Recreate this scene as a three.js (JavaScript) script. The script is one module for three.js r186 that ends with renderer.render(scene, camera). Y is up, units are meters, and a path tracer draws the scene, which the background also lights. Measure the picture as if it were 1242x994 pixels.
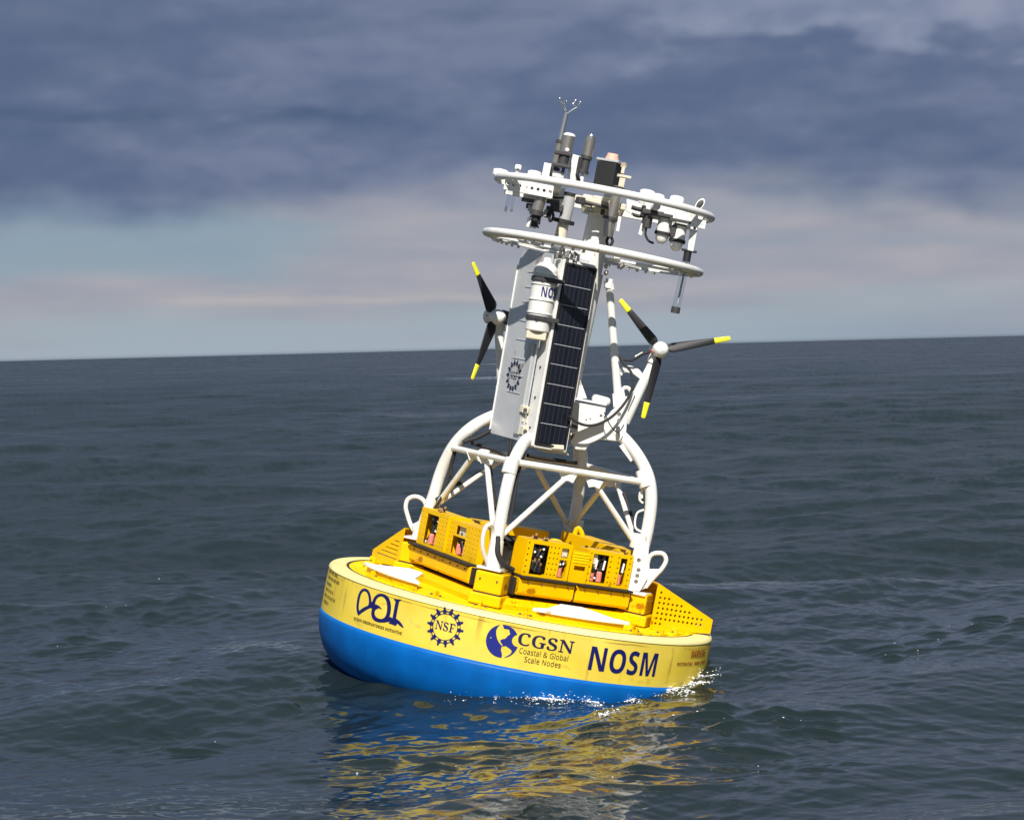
import * as THREE from 'three';
import { RoundedBoxGeometry } from 'three/addons/geometries/RoundedBoxGeometry.js';
import { mergeGeometries } from 'three/addons/utils/BufferGeometryUtils.js';
import { ImprovedNoise } from 'three/addons/math/ImprovedNoise.js';

// ---------------------------------------------------------------- camera, sky, sun, exposure
const scene = new THREE.Scene();
const PW = 1242, PH = 994, F = 2768;                         // size of the photograph and focal length, in its pixels
const rad = (d) => d * Math.PI / 180;
const CAM_H = 2.23, CAM_Z = 16;
const camera = new THREE.PerspectiveCamera(2 * Math.atan(PH / 2 / F) * 180 / Math.PI, PW / PH, 0.1, 60000);
camera.position.set(0, CAM_H, CAM_Z);
camera.rotation.set(-Math.atan(74.5 / F), 0, -Math.atan(31 / 1242), 'XYZ');
camera.updateMatrixWorld(true); camera.updateProjectionMatrix();
scene.add(camera);

const renderer = new THREE.WebGLRenderer({ antialias: true });
renderer.setSize(1024, 819);
renderer.toneMapping = THREE.LinearToneMapping;
renderer.toneMappingExposure = 1.25;
renderer.shadowMap.enabled = true;

const SUN_AZ = rad(3), SUN_EL = rad(46);                    // behind the camera, high
const sunDir = new THREE.Vector3(Math.sin(SUN_AZ) * Math.cos(SUN_EL), Math.sin(SUN_EL), Math.cos(SUN_AZ) * Math.cos(SUN_EL));
const sun = new THREE.DirectionalLight(new THREE.Color(1, 0.955, 0.88), 4.9);
sun.position.copy(sunDir).multiplyScalar(30); sun.target.position.set(0, 1, 0);
sun.castShadow = true; sun.shadow.mapSize.set(4096, 4096);
Object.assign(sun.shadow.camera, { left: -5, right: 5, top: 5, bottom: -5, near: 1, far: 80 });
scene.add(sun, sun.target);

const PN = new ImprovedNoise();
const noise = (x, y, z) => PN.noise(x, y, z);
function fbm(x, y, z, oct) { let s = 0, a = 0.5; for (let i = 0; i < oct; i++) { s += a * noise(x, y, z + i * 7.3); x *= 2.03; y *= 2.03; z *= 1.7; a *= 0.5; } return s; }
const clamp = (x, a = 0, b = 1) => Math.min(b, Math.max(a, x));
const sstep = (a, b, x) => { const t = clamp((x - a) / (b - a)); return t * t * (3 - 2 * t); };
const lin = (c) => c <= 10.3 ? c / 255 / 12.92 : Math.pow((c / 255 + 0.055) / 1.055, 2.4);
const mix3 = (a, b, t) => [a[0] + (b[0] - a[0]) * t, a[1] + (b[1] - a[1]) * t, a[2] + (b[2] - a[2]) * t];

// sky: air, a deck of dark stratocumulus with a ragged lower edge, thin pinkish cloud under it, one clear blue gap
function skyColour(ax, el) {                                  // degrees right of the view axis, degrees above the horizon
  const wob = fbm(ax * 0.10 + 3, el * 0.25, 1.5, 4);
  let c = mix3([158, 171, 183], [156, 169, 178], sstep(0, 1.2, el));
  c = mix3(c, [134, 158, 174], sstep(1.1, 2.6, el));
  c = mix3(c, [139, 153, 170], sstep(2, 12, ax) * sstep(1.1, 0.1, el) * 0.8);
  // thin warm grey veil
  const gap = sstep(-3.6, -6.8, ax + 4.5 * fbm(ax * 0.13, el * 1.3, 9, 4)) * sstep(1.5, 2.1, el + wob * 1.2) * sstep(4.2, 3.4, el + wob * 1.2);
  let veil = sstep(0.1, 1.7, el + 1.6 * fbm(ax * 0.12, el * 0.9, 4.2, 5)) * (1 - 0.72 * gap);
  veil *= 0.86 + 0.3 * fbm(ax * 0.25, el * 2.2, 12.1, 5);
  c = mix3(c, mix3([148, 152, 166], [170, 166, 173], 0.5 + 1.2 * fbm(ax * 0.3, el * 1.8, 6, 4)), clamp(veil));
  // long bright streak low down
  const sy = 1.32 - 0.012 * (ax + 4) + 0.10 * fbm(ax * 0.4, 0, 22, 4);
  const streak = Math.exp(-Math.pow((el - sy) / 0.085, 2)) * sstep(-9.5, -7.6, ax) * sstep(6, -1.5, ax) * (0.75 + 0.9 * fbm(ax * 0.9, el * 3, 31, 4));
  c = mix3(c, [188, 182, 178], clamp(streak) * 0.75);
  const s2 = Math.exp(-Math.pow((el - 1.5) / 0.22, 2)) * (0.4 + 1.6 * fbm(ax * 0.5, el * 4, 41, 4));
  c = mix3(c, [172, 168, 172], clamp(s2) * 0.35);
  // the cloud deck
  const edge = 3.25 + 0.55 * sstep(-2, -12, ax) - 0.1 * sstep(2, 9, ax) + 2.0 * fbm(ax * 0.11 + 11, el * 0.12, 2.2, 5);
  const deck = sstep(-0.6, 1.0, el - edge + 0.5 * fbm(ax * 0.5, el * 1.4, 15, 4));
  const f1 = fbm(ax * 0.12 + 5, el * 0.42 + 3, 3.3, 6), f2 = fbm(ax * 0.45, el * 1.1, 8.8, 5);
  let d = mix3([86, 102, 133], [116, 126, 153], sstep(-0.42, 0.46, f1 + 0.5 * f2 + 0.28 * fbm(ax * 1.1, el * 2.4, 77, 5) + 0.06 * (el - 6)));
  d = mix3(d, [80, 98, 127], sstep(0.02, 0.34, -fbm(ax * 0.13 + 40, el * 0.7 + 7, 5.5, 5)) * 0.5);
  d = mix3(d, [72, 92, 122], Math.exp(-Math.pow((el - 5.9 - 0.5 * fbm(ax * 0.3, 2, 91, 4)) / 0.34, 2)) * sstep(0.5, -5, ax) * sstep(-26, -16, ax) * clamp(0.55 + 1.5 * fbm(ax * 0.5, el * 2, 95, 4)));
  // lighter broken tops upper right
  const tops = sstep(2.2, 5.5, ax + 2.5 * f2) * sstep(7.0, 7.6, el + 2.2 * fbm(ax * 0.42 + 8, el * 1.0, 17, 5)) * sstep(11.5, 9, el);
  d = mix3(d, mix3([120, 131, 158], [150, 157, 178], clamp(0.5 + 1.7 * fbm(ax * 0.7, el * 1.3, 19, 5))), clamp(tops) * 0.8);
  c = mix3(c, d, deck * 0.96);
  // farther round and higher: the same cloud, thinner and brighter toward the sunlit half
  const out = sstep(14, 34, Math.hypot(ax > 180 ? ax - 360 : ax, Math.max(0, el - 4) * 1.4));
  if (out > 0) {
    const g = fbm(ax * 0.03 + 70, el * 0.06, 50, 5);
    const gapHi = sstep(-0.02, 0.3, g) * sstep(9, 25, el);
    const o = mix3(mix3([88, 105, 127], [124, 137, 154], clamp(0.5 + 1.3 * fbm(ax * 0.06, el * 0.12, 60, 5))), [112, 142, 170], gapHi * 0.75);
    c = mix3(c, mix3(c, o, sstep(4, 9, el)), out);
  }
  return c;
}
{
  const W = 4096, H = 2048, data = new Float32Array(W * H * 4);
  const put = (i, c) => { data[i] = lin(c[0]) * 0.84; data[i + 1] = lin(c[1]) * 0.84; data[i + 2] = lin(c[2]) * 0.84; data[i + 3] = 1; };
  for (let r = 0; r < H; r++) {
    const el = ((r + 0.5) / H - 0.5) * 180;
    if (el < -0.3) { for (let c = 0; c < W; c++) put((r * W + c) * 4, [70, 84, 98]); continue; }
    for (let c = 0; c < W; c++) {
      const az = ((c + 0.5) / W - 0.5) * 360;               // atan2(z, x)
      let ax = az + 90; if (ax > 180) ax -= 360;
      const far = Math.abs(ax) > 24 || el > 20;
      if (far && ((c & 3) || (r & 3)) && r > 3) {           // coarse where the sky is only seen in reflections
        const cs = c & ~3, rs = Math.max(r & ~3, 0), k = (rs * W + cs) * 4, elS = ((rs + 0.5) / H - 0.5) * 180;
        if (elS >= -0.3) { const i = (r * W + c) * 4; for (let j = 0; j < 4; j++) data[i + j] = data[k + j]; if (data[k + 3] === 1) continue; }
      }
      put((r * W + c) * 4, skyColour(ax, Math.max(el, 0)));
    }
  }
  const sky = new THREE.DataTexture(data, W, H, THREE.RGBAFormat, THREE.FloatType);
  sky.mapping = THREE.EquirectangularReflectionMapping; sky.colorSpace = THREE.LinearSRGBColorSpace;
  sky.magFilter = sky.minFilter = THREE.LinearFilter; sky.needsUpdate = true;
  scene.background = sky; scene.environment = sky;
}

// ---------------------------------------------------------------- helpers
let seed = 20117;
const rnd = () => { seed = (seed * 1664525 + 1013904223) >>> 0; return seed / 4294967296; };
const V = (x, y, z) => new THREE.Vector3(x, y, z);
const used = {};
function numbered(n) { used[n] = (used[n] || 0) + 1; return used[n] === 1 ? n : `${n}_${String(used[n] - 1).padStart(3, '0')}`; }
function clean(g) {                                           // plain non-indexed geometry with position, normal, uv
  g = g.index ? g.toNonIndexed() : g;
  for (const k of Object.keys(g.attributes)) if (!['position', 'normal', 'uv'].includes(k)) g.deleteAttribute(k);
  return g;
}
function metricUV(g) {                                        // uv in metres by the main direction of each face
  const p = g.attributes.position, n = p.count, uv = new Float32Array(n * 2), a = V(), b = V(), c = V();
  for (let i = 0; i < n; i += 3) {
    a.fromBufferAttribute(p, i); b.fromBufferAttribute(p, i + 1).sub(a); c.fromBufferAttribute(p, i + 2).sub(a); b.cross(c);
    const x = Math.abs(b.x), y = Math.abs(b.y), z = Math.abs(b.z);
    for (let k = 0; k < 3; k++) {
      const X = p.getX(i + k), Y = p.getY(i + k), Z = p.getZ(i + k);
      const [u, v] = y > x && y > z ? [X, Z] : x > z ? [Z, Y] : [X, Y];
      uv[(i + k) * 2] = u; uv[(i + k) * 2 + 1] = v;
    }
  }
  g.setAttribute('uv', new THREE.BufferAttribute(uv, 2));
}
function obj(name, geoms, mat, parent, { keepUV = false, label, join = false, stuff = false } = {}) {
  if (Array.isArray(geoms) && geoms.length > 1 && !join && !stuff) return geoms.map((g) => obj(name, g, mat, parent, { keepUV, label }))[0];
  const list = (Array.isArray(geoms) ? geoms : [geoms]).map(clean);
  const g = list.length > 1 ? mergeGeometries(list) : list[0];
  if (!keepUV) metricUV(g);
  const m = new THREE.Mesh(g, mat);
  m.name = numbered(name); m.castShadow = m.receiveShadow = true;
  if (label) m.userData.label = label;
  if (stuff) m.userData.kind = 'stuff';
  parent.add(m);
  return m;
}
function grp(name, parent, label) { const g = new THREE.Group(); g.name = numbered(name); if (label) g.userData.label = label; parent.add(g); return g; }

// textures
function noiseTex(n, fn, repeat, srgb = true) {
  const d = new Uint8Array(n * n * 4);
  for (let y = 0; y < n; y++) for (let x = 0; x < n; x++) { const c = fn(x / n, y / n), i = (y * n + x) * 4; for (let k = 0; k < 3; k++) d[i + k] = clamp(c[k]) * 255; d[i + 3] = 255; }
  const t = new THREE.DataTexture(d, n, n); t.wrapS = t.wrapT = THREE.RepeatWrapping; t.magFilter = THREE.LinearFilter; t.minFilter = THREE.LinearMipmapLinearFilter; t.generateMipmaps = true;
  t.repeat.set(repeat, repeat); if (srgb) t.colorSpace = THREE.SRGBColorSpace; t.needsUpdate = true; return t;
}
const per = (x, y, s, z, o = 4) => {                           // tiling noise
  const b = (u, v) => fbm(u * s, v * s, z, o), w = x * x * (3 - 2 * x), q = y * y * (3 - 2 * y);
  return (b(x, y) * (1 - w) + b(x - 1, y) * w) * (1 - q) + (b(x, y - 1) * (1 - w) + b(x - 1, y - 1) * w) * q;
};
const gritTex = (z, dark, amt) => noiseTex(256, (x, y) => {
  const f = 0.97 + 0.10 * per(x, y, 5, z), s = sstep(0.22, 0.36, per(x, y, 9, z + 3, 5)) * amt, sp = sstep(0.30, 0.40, per(x, y, 34, z + 8, 3)) * amt * 0.84;
  const k = clamp(s + sp);
  return [f * (1 - k) + dark[0] * k, f * (1 - k) + dark[1] * k, f * (1 - k) + dark[2] * k];
}, 1.3);
const whiteGrit = gritTex(1.1, [0.60, 0.46, 0.32], 0.5), yellowGrit = gritTex(4.7, [0.50, 0.34, 0.2], 0.6), greyGrit = gritTex(9.2, [0.5, 0.47, 0.42], 0.5);
const roughTex = noiseTex(256, (x, y) => { const v = 0.72 + 0.7 * per(x, y, 7, 21, 5); return [v, v, v]; }, 1.7, false);

const std = (r, g, b, o = {}) => { const m = new THREE.MeshStandardMaterial({ roughness: 0.5, ...o }); m.color.setRGB(r, g, b); return m; };
const phys = (r, g, b, o = {}) => { const m = new THREE.MeshPhysicalMaterial({ roughness: 0.5, ...o }); m.color.setRGB(r, g, b); return m; };
const M = {
  white: std(0.82, 0.81, 0.775, { roughness: 0.42, map: whiteGrit, roughnessMap: roughTex }),
  whiteClean: std(0.82, 0.82, 0.80, { roughness: 0.35 }),
  pad: std(0.86, 0.86, 0.84, { roughness: 0.7, map: whiteGrit }),
  cream: std(0.70, 0.64, 0.50, { roughness: 0.5, map: whiteGrit }),
  yellow: phys(0.88, 0.52, 0.0, { roughness: 0.5, specularIntensity: 0.5, map: yellowGrit, roughnessMap: roughTex }),
  deck: phys(0.92, 0.66, 0.0, { roughness: 0.6, specularIntensity: 0.45, map: yellowGrit }),
  ledge: std(0.02, 0.014, 0.012, { roughness: 0.8 }),
  black: std(0.014, 0.014, 0.016, { roughness: 0.55 }),
  rubber: std(0.02, 0.02, 0.022, { roughness: 0.75 }),
  dark: std(0.055, 0.053, 0.055, { roughness: 0.5, map: greyGrit }),
  steel: std(0.43, 0.395, 0.35, { roughness: 0.3, metalness: 0.75 }),
  brightSteel: std(0.66, 0.66, 0.65, { roughness: 0.28, metalness: 0.9 }),
  alu: phys(0.62, 0.63, 0.65, { roughness: 0.4, metalness: 0.25, clearcoat: 0.4, clearcoatRoughness: 0.15, map: whiteGrit }),
  grey: std(0.42, 0.43, 0.44, { roughness: 0.55 }),
  brass: std(0.72, 0.52, 0.28, { roughness: 0.35, metalness: 0.8 }),
  red: std(0.62, 0.09, 0.07, { roughness: 0.5 }),
  pink: std(0.75, 0.22, 0.17, { roughness: 0.5 }),
  copper: std(0.70, 0.42, 0.31, { roughness: 0.6 }),
  frosted: std(0.80, 0.79, 0.74, { roughness: 0.5 }),
  tipYellow: std(0.80, 0.78, 0.03, { roughness: 0.45 }),
  blade: std(0.013, 0.013, 0.016, { roughness: 0.55 }),
  cell: new THREE.MeshPhysicalMaterial({ color: new THREE.Color().setRGB(0.008, 0.009, 0.015), roughness: 0.28, clearcoat: 1, clearcoatRoughness: 0.06 }),
  cellLine: std(0.5, 0.52, 0.56, { roughness: 0.4 }),
  busbar: std(0.06, 0.068, 0.09, { roughness: 0.3 }),
  clear: new THREE.MeshPhysicalMaterial({ color: 0xf4f8fa, transmission: 1, thickness: 0, roughness: 0.04, ior: 1.45 }),
  grime: std(0.12, 0.10, 0.06, { roughness: 0.9 }),
};

// the buoy floats at a list; everything of it is a child of this group, whose y axis is the mast
const buoy = new THREE.Group(); buoy.name = 'ocean_buoy';
buoy.userData = { label: 'yellow and blue research buoy with white instrument tower, leaning on dark sea', category: 'buoy' };
const camInv = camera.matrixWorld.clone();
const LIST = rad(10.9) + Math.atan(31 / 1242);
function ray(px, py) { const d = V((px - PW / 2) / F, -(py - PH / 2) / F, -1); return d.transformDirection(camInv); }
{
  const d = ray(632, 724), t = -CAM_Z / d.z;
  buoy.position.copy(camera.position).addScaledVector(d, t);
  buoy.rotation.z = -LIST; buoy.updateMatrixWorld(true);
}
scene.add(buoy);
const toLocal = buoy.matrixWorld.clone().invert();
const eyeL = camera.position.clone().applyMatrix4(toLocal);
// a measured point of the photograph at a known distance z in front of the mast, in the buoy's own axes
function P(px, py, z = 0) { const d = ray(px, py).transformDirection(toLocal), t = (z - eyeL.z) / d.z; return eyeL.clone().addScaledVector(d, t); }
const k = (n) => n / 173;                                     // pixels to metres at the buoy

const UP = V(0, 1, 0);
function rod(a, b, r0, r1 = r0, seg = 16) {
  const d = b.clone().sub(a), g = new THREE.CylinderGeometry(r1, r0, d.length(), seg, 1);
  g.applyQuaternion(new THREE.Quaternion().setFromUnitVectors(UP, d.normalize()));
  const c = a.clone().add(b).multiplyScalar(0.5); g.translate(c.x, c.y, c.z); return g;
}
function tube(pts, r, n = 40, seg = 12, closed = false) { return new THREE.TubeGeometry(new THREE.CatmullRomCurve3(pts, closed, 'centripetal'), n, r, seg, closed); }
function box(c, w, h, d, beta = 0, r = 0.006, tilt = 0) {
  const g = new RoundedBoxGeometry(w, h, d, 2, Math.min(r, w / 2.2, h / 2.2, d / 2.2));
  if (tilt) g.rotateZ(tilt);
  g.rotateY(beta); g.translate(c.x, c.y, c.z); return g;
}
function lathe(prof, at, seg = 28) { const g = new THREE.LatheGeometry(prof.map(([r, y]) => new THREE.Vector2(r, y)), seg); g.translate(at.x, at.y, at.z); return g; }
function ext(shape, depth, bevel = 0, cs = 8) { return new THREE.ExtrudeGeometry(shape, { depth, curveSegments: cs, bevelEnabled: bevel > 0, bevelThickness: bevel, bevelSize: bevel, bevelOffset: -bevel, bevelSegments: 2 }); }
function poly(pts) { const s = new THREE.Shape(); pts.forEach(([x, y], i) => i ? s.lineTo(x, y) : s.moveTo(x, y)); s.closePath(); return s; }
function hole(shape, x, y, r) { const h = new THREE.Path(); h.absarc(x, y, r, 0, 2 * Math.PI, true); shape.holes.push(h); }
function slot(shape, x0, y0, x1, y1) { const h = new THREE.Path(); h.moveTo(x0, y0); h.lineTo(x0, y1); h.lineTo(x1, y1); h.lineTo(x1, y0); h.closePath(); shape.holes.push(h); }
// flat plate of real thickness standing across the view at depth z, outline from measured points, optional round holes [px, py, r px]
function plateP(pts, z, th, holes = [], bevel = 0.003) {
  const s = poly(pts.map(([x, y]) => { const p = P(x, y, z); return [p.x, p.y]; }));
  for (const [x, y, r] of holes) { const p = P(x, y, z); hole(s, p.x, p.y, k(r)); }
  const g = ext(s, th, bevel); g.translate(0, 0, z - th); return g;
}
// plate on a side of the tower: side coordinates s (along), h (up), d (out from the mast), side faces the bearing beta
function onSide(g, beta, s, h, d) { g.translate(s, h, d); g.rotateY(beta); return g; }
const sidePt = (beta, s, h, d) => V(d * Math.sin(beta) + s * Math.cos(beta), h, d * Math.cos(beta) - s * Math.sin(beta));
const B_R = rad(28.7), B_L = rad(-61.3), B_BR = rad(118.7), B_BL = rad(208.7), C_F = rad(-16.3), C_R = rad(73.7), C_L = rad(-106.3), C_B = rad(163.7);

// ---------------------------------------------------------------- sea
const waves = [];
for (let i = 0; i < 84; i++) {
  const L = 13 * Math.pow(0.085 / 13, i / 83) * (0.93 + 0.14 * rnd()), dir = rad(78) + (rnd() - 0.5) * (L > 2 ? 1.5 : 2.5);
  const kk = 2 * Math.PI / L, sl = L > 2.5 ? 0.016 : L > 0.5 ? 0.026 : 0.038;
  waves.push({ kx: kk * Math.cos(dir), kz: kk * Math.sin(dir), a: sl / kk, L, ph: rnd() * 6.283, fine: L < 1.6 });
}
const hullC = buoy.position;
const SEA_Y = 0.03;
const calm = (x, z) => sstep(-0.12, 0.42, 0.42 * fbm(x * 0.06 + 9, z * 0.07, 5.5, 3) + 0.5 * Math.exp(-((x - 0.5) ** 2 + (z - 2.5) ** 2) / 42) - 0.08);   // slicks between ruffled patches
// short steep wavelets seen here and there: place and length on the water
const trains = [[870, 866, .8], [905, 868, .9], [960, 870, .5], [1130, 782, 1.1], [1080, 792, .6], [1190, 768, .9], [150, 750, .9], [190, 742, .7], [245, 702, 1.2], [90, 790, .6], [555, 905, .9], [470, 912, .6], [230, 876, .5], [640, 882, .8], [760, 930, .7], [430, 838, .7], [940, 905, .6]].map(([px, py, w], i) => {
  const d = ray(px, py), t = (SEA_Y - CAM_H) / d.y, p = camera.position.clone().addScaledVector(d, t); return { x: p.x, z: p.z, w: w * 0.75, d: 0.22 + 0.14 * w, ph: i * 1.7, k: 2 * Math.PI / (0.24 + 0.05 * (i % 4)), a: 0.026 };
});
function trainHeight(x, z) {
  let h = 0;
  for (const t of trains) {
    const dx = (x - t.x) / t.w; if (dx * dx > 4) continue;
    for (let j = 0; j < 3; j++) {
      const dz = z - t.z - (j - 1) * t.d * 0.8 - 0.07 * noise(x * 2.3 + t.ph, j * 5.1, t.ph) * 2 - 0.1 * dx * Math.sin(t.ph);
      const s = dz > 0 ? 0.05 : 0.11, q = dz / s; if (q * q > 8) continue;
      h += 0.034 * Math.exp(-q * q - dx * dx) * clamp(0.25 + 1.9 * noise(x * 3.7 + j * 9, t.ph, 3 + j));
    }
  }
  return h;
}
function sea(x, z, minL, out) {
  const g = clamp(0.82 + 1.0 * fbm(x * 0.045 + 3, z * 0.030, 2.5, 3) + 0.8 * fbm(x * 0.3, z * 0.22, 7.5, 2), 0.12, 1.5) * (1 - 0.5 * calm(x, z));
  const wx = x + 0.5 * noise(x * 0.31, z * 0.31, 4), wz = z + 0.5 * noise(x * 0.31, z * 0.31, 14);
  let h = 0, sx = 0, sz = 0;
  for (const w of waves) {
    const p = w.kx * wx + w.kz * wz + w.ph, m = (w.fine ? g : 1) * w.a;
    const c = -Math.sin(p) - 0.55 * Math.sin(2 * p), s = Math.cos(p) + 0.275 * Math.cos(2 * p);
    const f = w.L <= minL ? 0 : w.L >= 2 * minL ? 1 : w.L / minL - 1;
    const fn = 0.35 + 0.65 * f;
    h += m * f * s; sx += m * fn * w.kx * c; sz += m * fn * w.kz * c;
  }
  out[0] = h + SEA_Y; out[1] = sx; out[2] = sz;
}
function hullWash(x, z) {                                     // water heaped and ruffled along the low side of the hull
  const dx = x - hullC.x, dz = z - hullC.z, r = Math.hypot(dx, dz), th = Math.atan2(dx, dz);
  const ring = Math.exp(-Math.pow((r - 1.36) / 0.13, 2)), side = sstep(-0.5, 0.5, th) * sstep(1.55, 0.75, th);
  let h = ring * side * (0.012 + 0.03 * Math.sin(th * 17 + 2) * noise(x * 3, z * 3, 1) + 0.05 * fbm(x * 4, z * 4, 3, 3));
  h += Math.exp(-Math.pow((r - 1.75) / 0.35, 2)) * 0.035 * fbm(x * 2.6, z * 2.6, 13, 4);
  h += 0.03 * Math.exp(-((dx + 0.75) ** 2 + (dz - 1.25) ** 2) / 0.4);
  h -= 0.06 * Math.exp(-((dx - 0.85) ** 2 + (dz - 0.95) ** 2) / 0.4);
  return h;
}
{
  const rows = [], cols = [];
  for (const r of [0.6, 2, 4, 6, 7.6, 8.8]) rows.push(r);
  for (let y = 640; y > 1.2; y -= y > 560 ? 1.6 : y > 120 ? 1.0 : 0.5) rows.push(CAM_H * F / y);
  rows.push(7000, 12000, 24000, 50000);
  for (let a = -180; a < -20; a += 8) cols.push(a);
  const N = 820, A = 14.6;
  cols.push(-20, -17);
  for (let i = 0; i <= N; i++) cols.push(-A + 2 * A * i / N);
  cols.push(17, 20);
  for (let a = 28; a <= 180; a += 8) cols.push(a);
  const nr = rows.length, nc = cols.length, pos = new Float32Array(nr * nc * 3), nor = new Float32Array(nr * nc * 3), o = [0, 0, 0], e = 0.02;
  for (let i = 0; i < nr; i++) {
    const r = rows[i], dr = i ? r - rows[i - 1] : r;
    for (let j = 0; j < nc; j++) {
      const a = rad(cols[j]), x = r * Math.sin(a), z = CAM_Z - r * Math.cos(a), q = (i * nc + j) * 3;
      const wide = Math.abs(cols[j]) > 15 ? 3 : 0;
      sea(x, z, Math.max(dr * 1.6, wide, 0.05), o);
      let h = o[0], sx = o[1], sz = o[2];
      if (r > 9 && r < 24 && Math.abs(x) < 6) {
        const wash = (a, b) => hullWash(a, b) + trainHeight(a, b), h0 = wash(x, z); h += h0; sx += (wash(x + e, z) - h0) / e; sz += (wash(x, z + e) - h0) / e;
      }
      pos[q] = x; pos[q + 1] = r > 9000 ? SEA_Y : h; pos[q + 2] = z;
      const l = 1 / Math.hypot(sx, 1, sz); nor[q] = -sx * l; nor[q + 1] = l; nor[q + 2] = -sz * l;
    }
  }
  const idx = new Uint32Array((nr - 1) * (nc - 1) * 6); let n = 0;
  for (let i = 0; i < nr - 1; i++) for (let j = 0; j < nc - 1; j++) { const a = i * nc + j, b = a + 1, c = a + nc, d = c + 1; idx.set([a, b, c, b, d, c], n); n += 6; }
  const g = new THREE.BufferGeometry();
  g.setAttribute('position', new THREE.BufferAttribute(pos, 3)); g.setAttribute('normal', new THREE.BufferAttribute(nor, 3)); g.setIndex(new THREE.BufferAttribute(idx, 1));
  const uv = new Float32Array(nr * nc * 2); for (let i = 0; i < nr * nc; i++) { uv[i * 2] = pos[i * 3] / 160 + 0.5; uv[i * 2 + 1] = pos[i * 3 + 2] / 160 + 0.5; }
  g.setAttribute('uv', new THREE.BufferAttribute(uv, 2));
  const slick = noiseTex(1024, (x, y) => { const v = 0.92 - 0.68 * calm((x - 0.5) * 160, (y - 0.5) * 160); return [v, v, v]; }, 1, false);
  const m = new THREE.MeshPhysicalMaterial({ roughness: 0.34, ior: 1.333, roughnessMap: slick }); m.color.setRGB(0.011, 0.0185, 0.0185);
  const w = new THREE.Mesh(g, m); w.name = 'sea'; w.userData = { kind: 'structure', label: 'dark blue grey sea with small ripples reaching to the horizon', category: 'sea' };
  w.receiveShadow = true; scene.add(w);
}

// ---------------------------------------------------------------- hull
const R = 1.365;
const hullTex = (() => {
  const W = 2048, H = 256, d = new Uint8Array(W * H * 4);
  for (let y = 0; y < H; y++) for (let x = 0; x < W; x++) {
    const u = x / W * 8.58, v = y / H * 0.34, i = (y * W + x) * 4;                // metres; v up from the blue line
    const per_ = Math.min(1, (8.58 - u) / 0.4);
    let f = 0.96 + 0.12 * fbm(u * 3, v * 3, 1, 4) * per_, sat = 0.5 + 1.1 * fbm(u * 1.3, v * 4, 8, 4) * per_;
    const run = sstep(0.16, 0.4, fbm(u * 16, v * 1.2, 3, 4)) * sstep(0.02, 0.3, fbm(u * 2.2, v * 2, 23, 3) + 0.15) * per_;
    const line = Math.exp(-Math.pow((v - 0.315 - 0.012 * fbm(u * 5, 0, 5, 4)) / 0.004, 2)) * sstep(-0.12, 0.2, fbm(u * 2.5, 1, 33, 3)) * per_;
    const blot = sstep(0.24, 0.36, fbm(u * 6, v * 9, 44, 5)) * 0.5 * per_;
    const spk = sstep(0.34, 0.42, fbm(u * 40, v * 40, 54, 2)) * 0.6;
    const g = clamp(run * 0.38 + line * 0.75 + blot * 0.35 + spk * 0.4, 0, 0.9);
    const c = mix3([0.94, 0.82, 0.25], [0.95, 0.85, 0.38], clamp(sat));
    const q = mix3(c.map((t) => t * f), [0.50, 0.38, 0.17], g);
    for (let j = 0; j < 3; j++) d[i + j] = clamp(q[j]) * 255; d[i + 3] = 255;
  }
  const t = new THREE.DataTexture(d, W, H); t.wrapS = THREE.RepeatWrapping; t.magFilter = THREE.LinearFilter; t.colorSpace = THREE.SRGBColorSpace; t.needsUpdate = true; return t;
})();
M.hull = new THREE.MeshPhysicalMaterial({ map: hullTex, roughness: 0.55, specularIntensity: 0.6 });
M.blue = phys(0.0, 0.15, 0.56, { roughness: 0.5, specularIntensity: 0.5, map: noiseTex(256, (x, y) => { const v = 0.9 + 0.22 * per(x, y, 6, 71, 5), s = sstep(0.26, 0.34, per(x, y, 22, 77, 4)) * 0.16; return [v + s, v - s * 0.4, v - s]; }, 1.1) });
M.rim = std(0.88, 0.76, 0.33, { roughness: 0.6, map: yellowGrit });

const O = V(0, 0, 0);
obj('hull_side', lathe([[R, -0.315], [R + 0.002, -0.18], [R, -0.030]], O, 160).rotateY(Math.PI), M.hull, buoy, { keepUV: true, label: 'pale yellow weathered side of the hull' });
{
  const prof = [];
  for (let i = 0; i <= 10; i++) { const a = i / 10 * Math.PI / 2; prof.push([R - 0.036 + 0.038 * Math.cos(a), -0.029 + 0.032 * Math.sin(a)]); }
  prof.push([1.26, 0.004], [1.245, 0.002], [1.243, -0.03]);
  obj('hull_rim', lathe([[R - 0.01, -0.031], ...prof], O, 160), M.rim, buoy, { label: 'cream yellow rounded lip round the deck' });
}
obj('hull_bottom', lathe([[0, -0.93], [0.35, -0.905], [0.8, -0.845], [1.04, -0.775], [1.16, -0.715], [1.25, -0.645], [1.313, -0.565], [1.350, -0.475], [1.370, -0.39], [1.372, -0.34], [1.366, -0.315], [1.30, -0.312]], O, 160), M.blue, buoy, { label: 'blue painted hull underside' });
obj('deck', lathe([[0, -0.012], [0.4, -0.012], [1.1, -0.012], [1.228, 0.0], [1.232, -0.03]], O, 120), M.deck, buoy);
obj('deck_seam', lathe([[1.229, -0.06], [1.229, 0.0015], [1.235, 0.004], [1.243, 0.0035], [1.243, -0.06]], O, 120), M.ledge, buoy);
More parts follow.
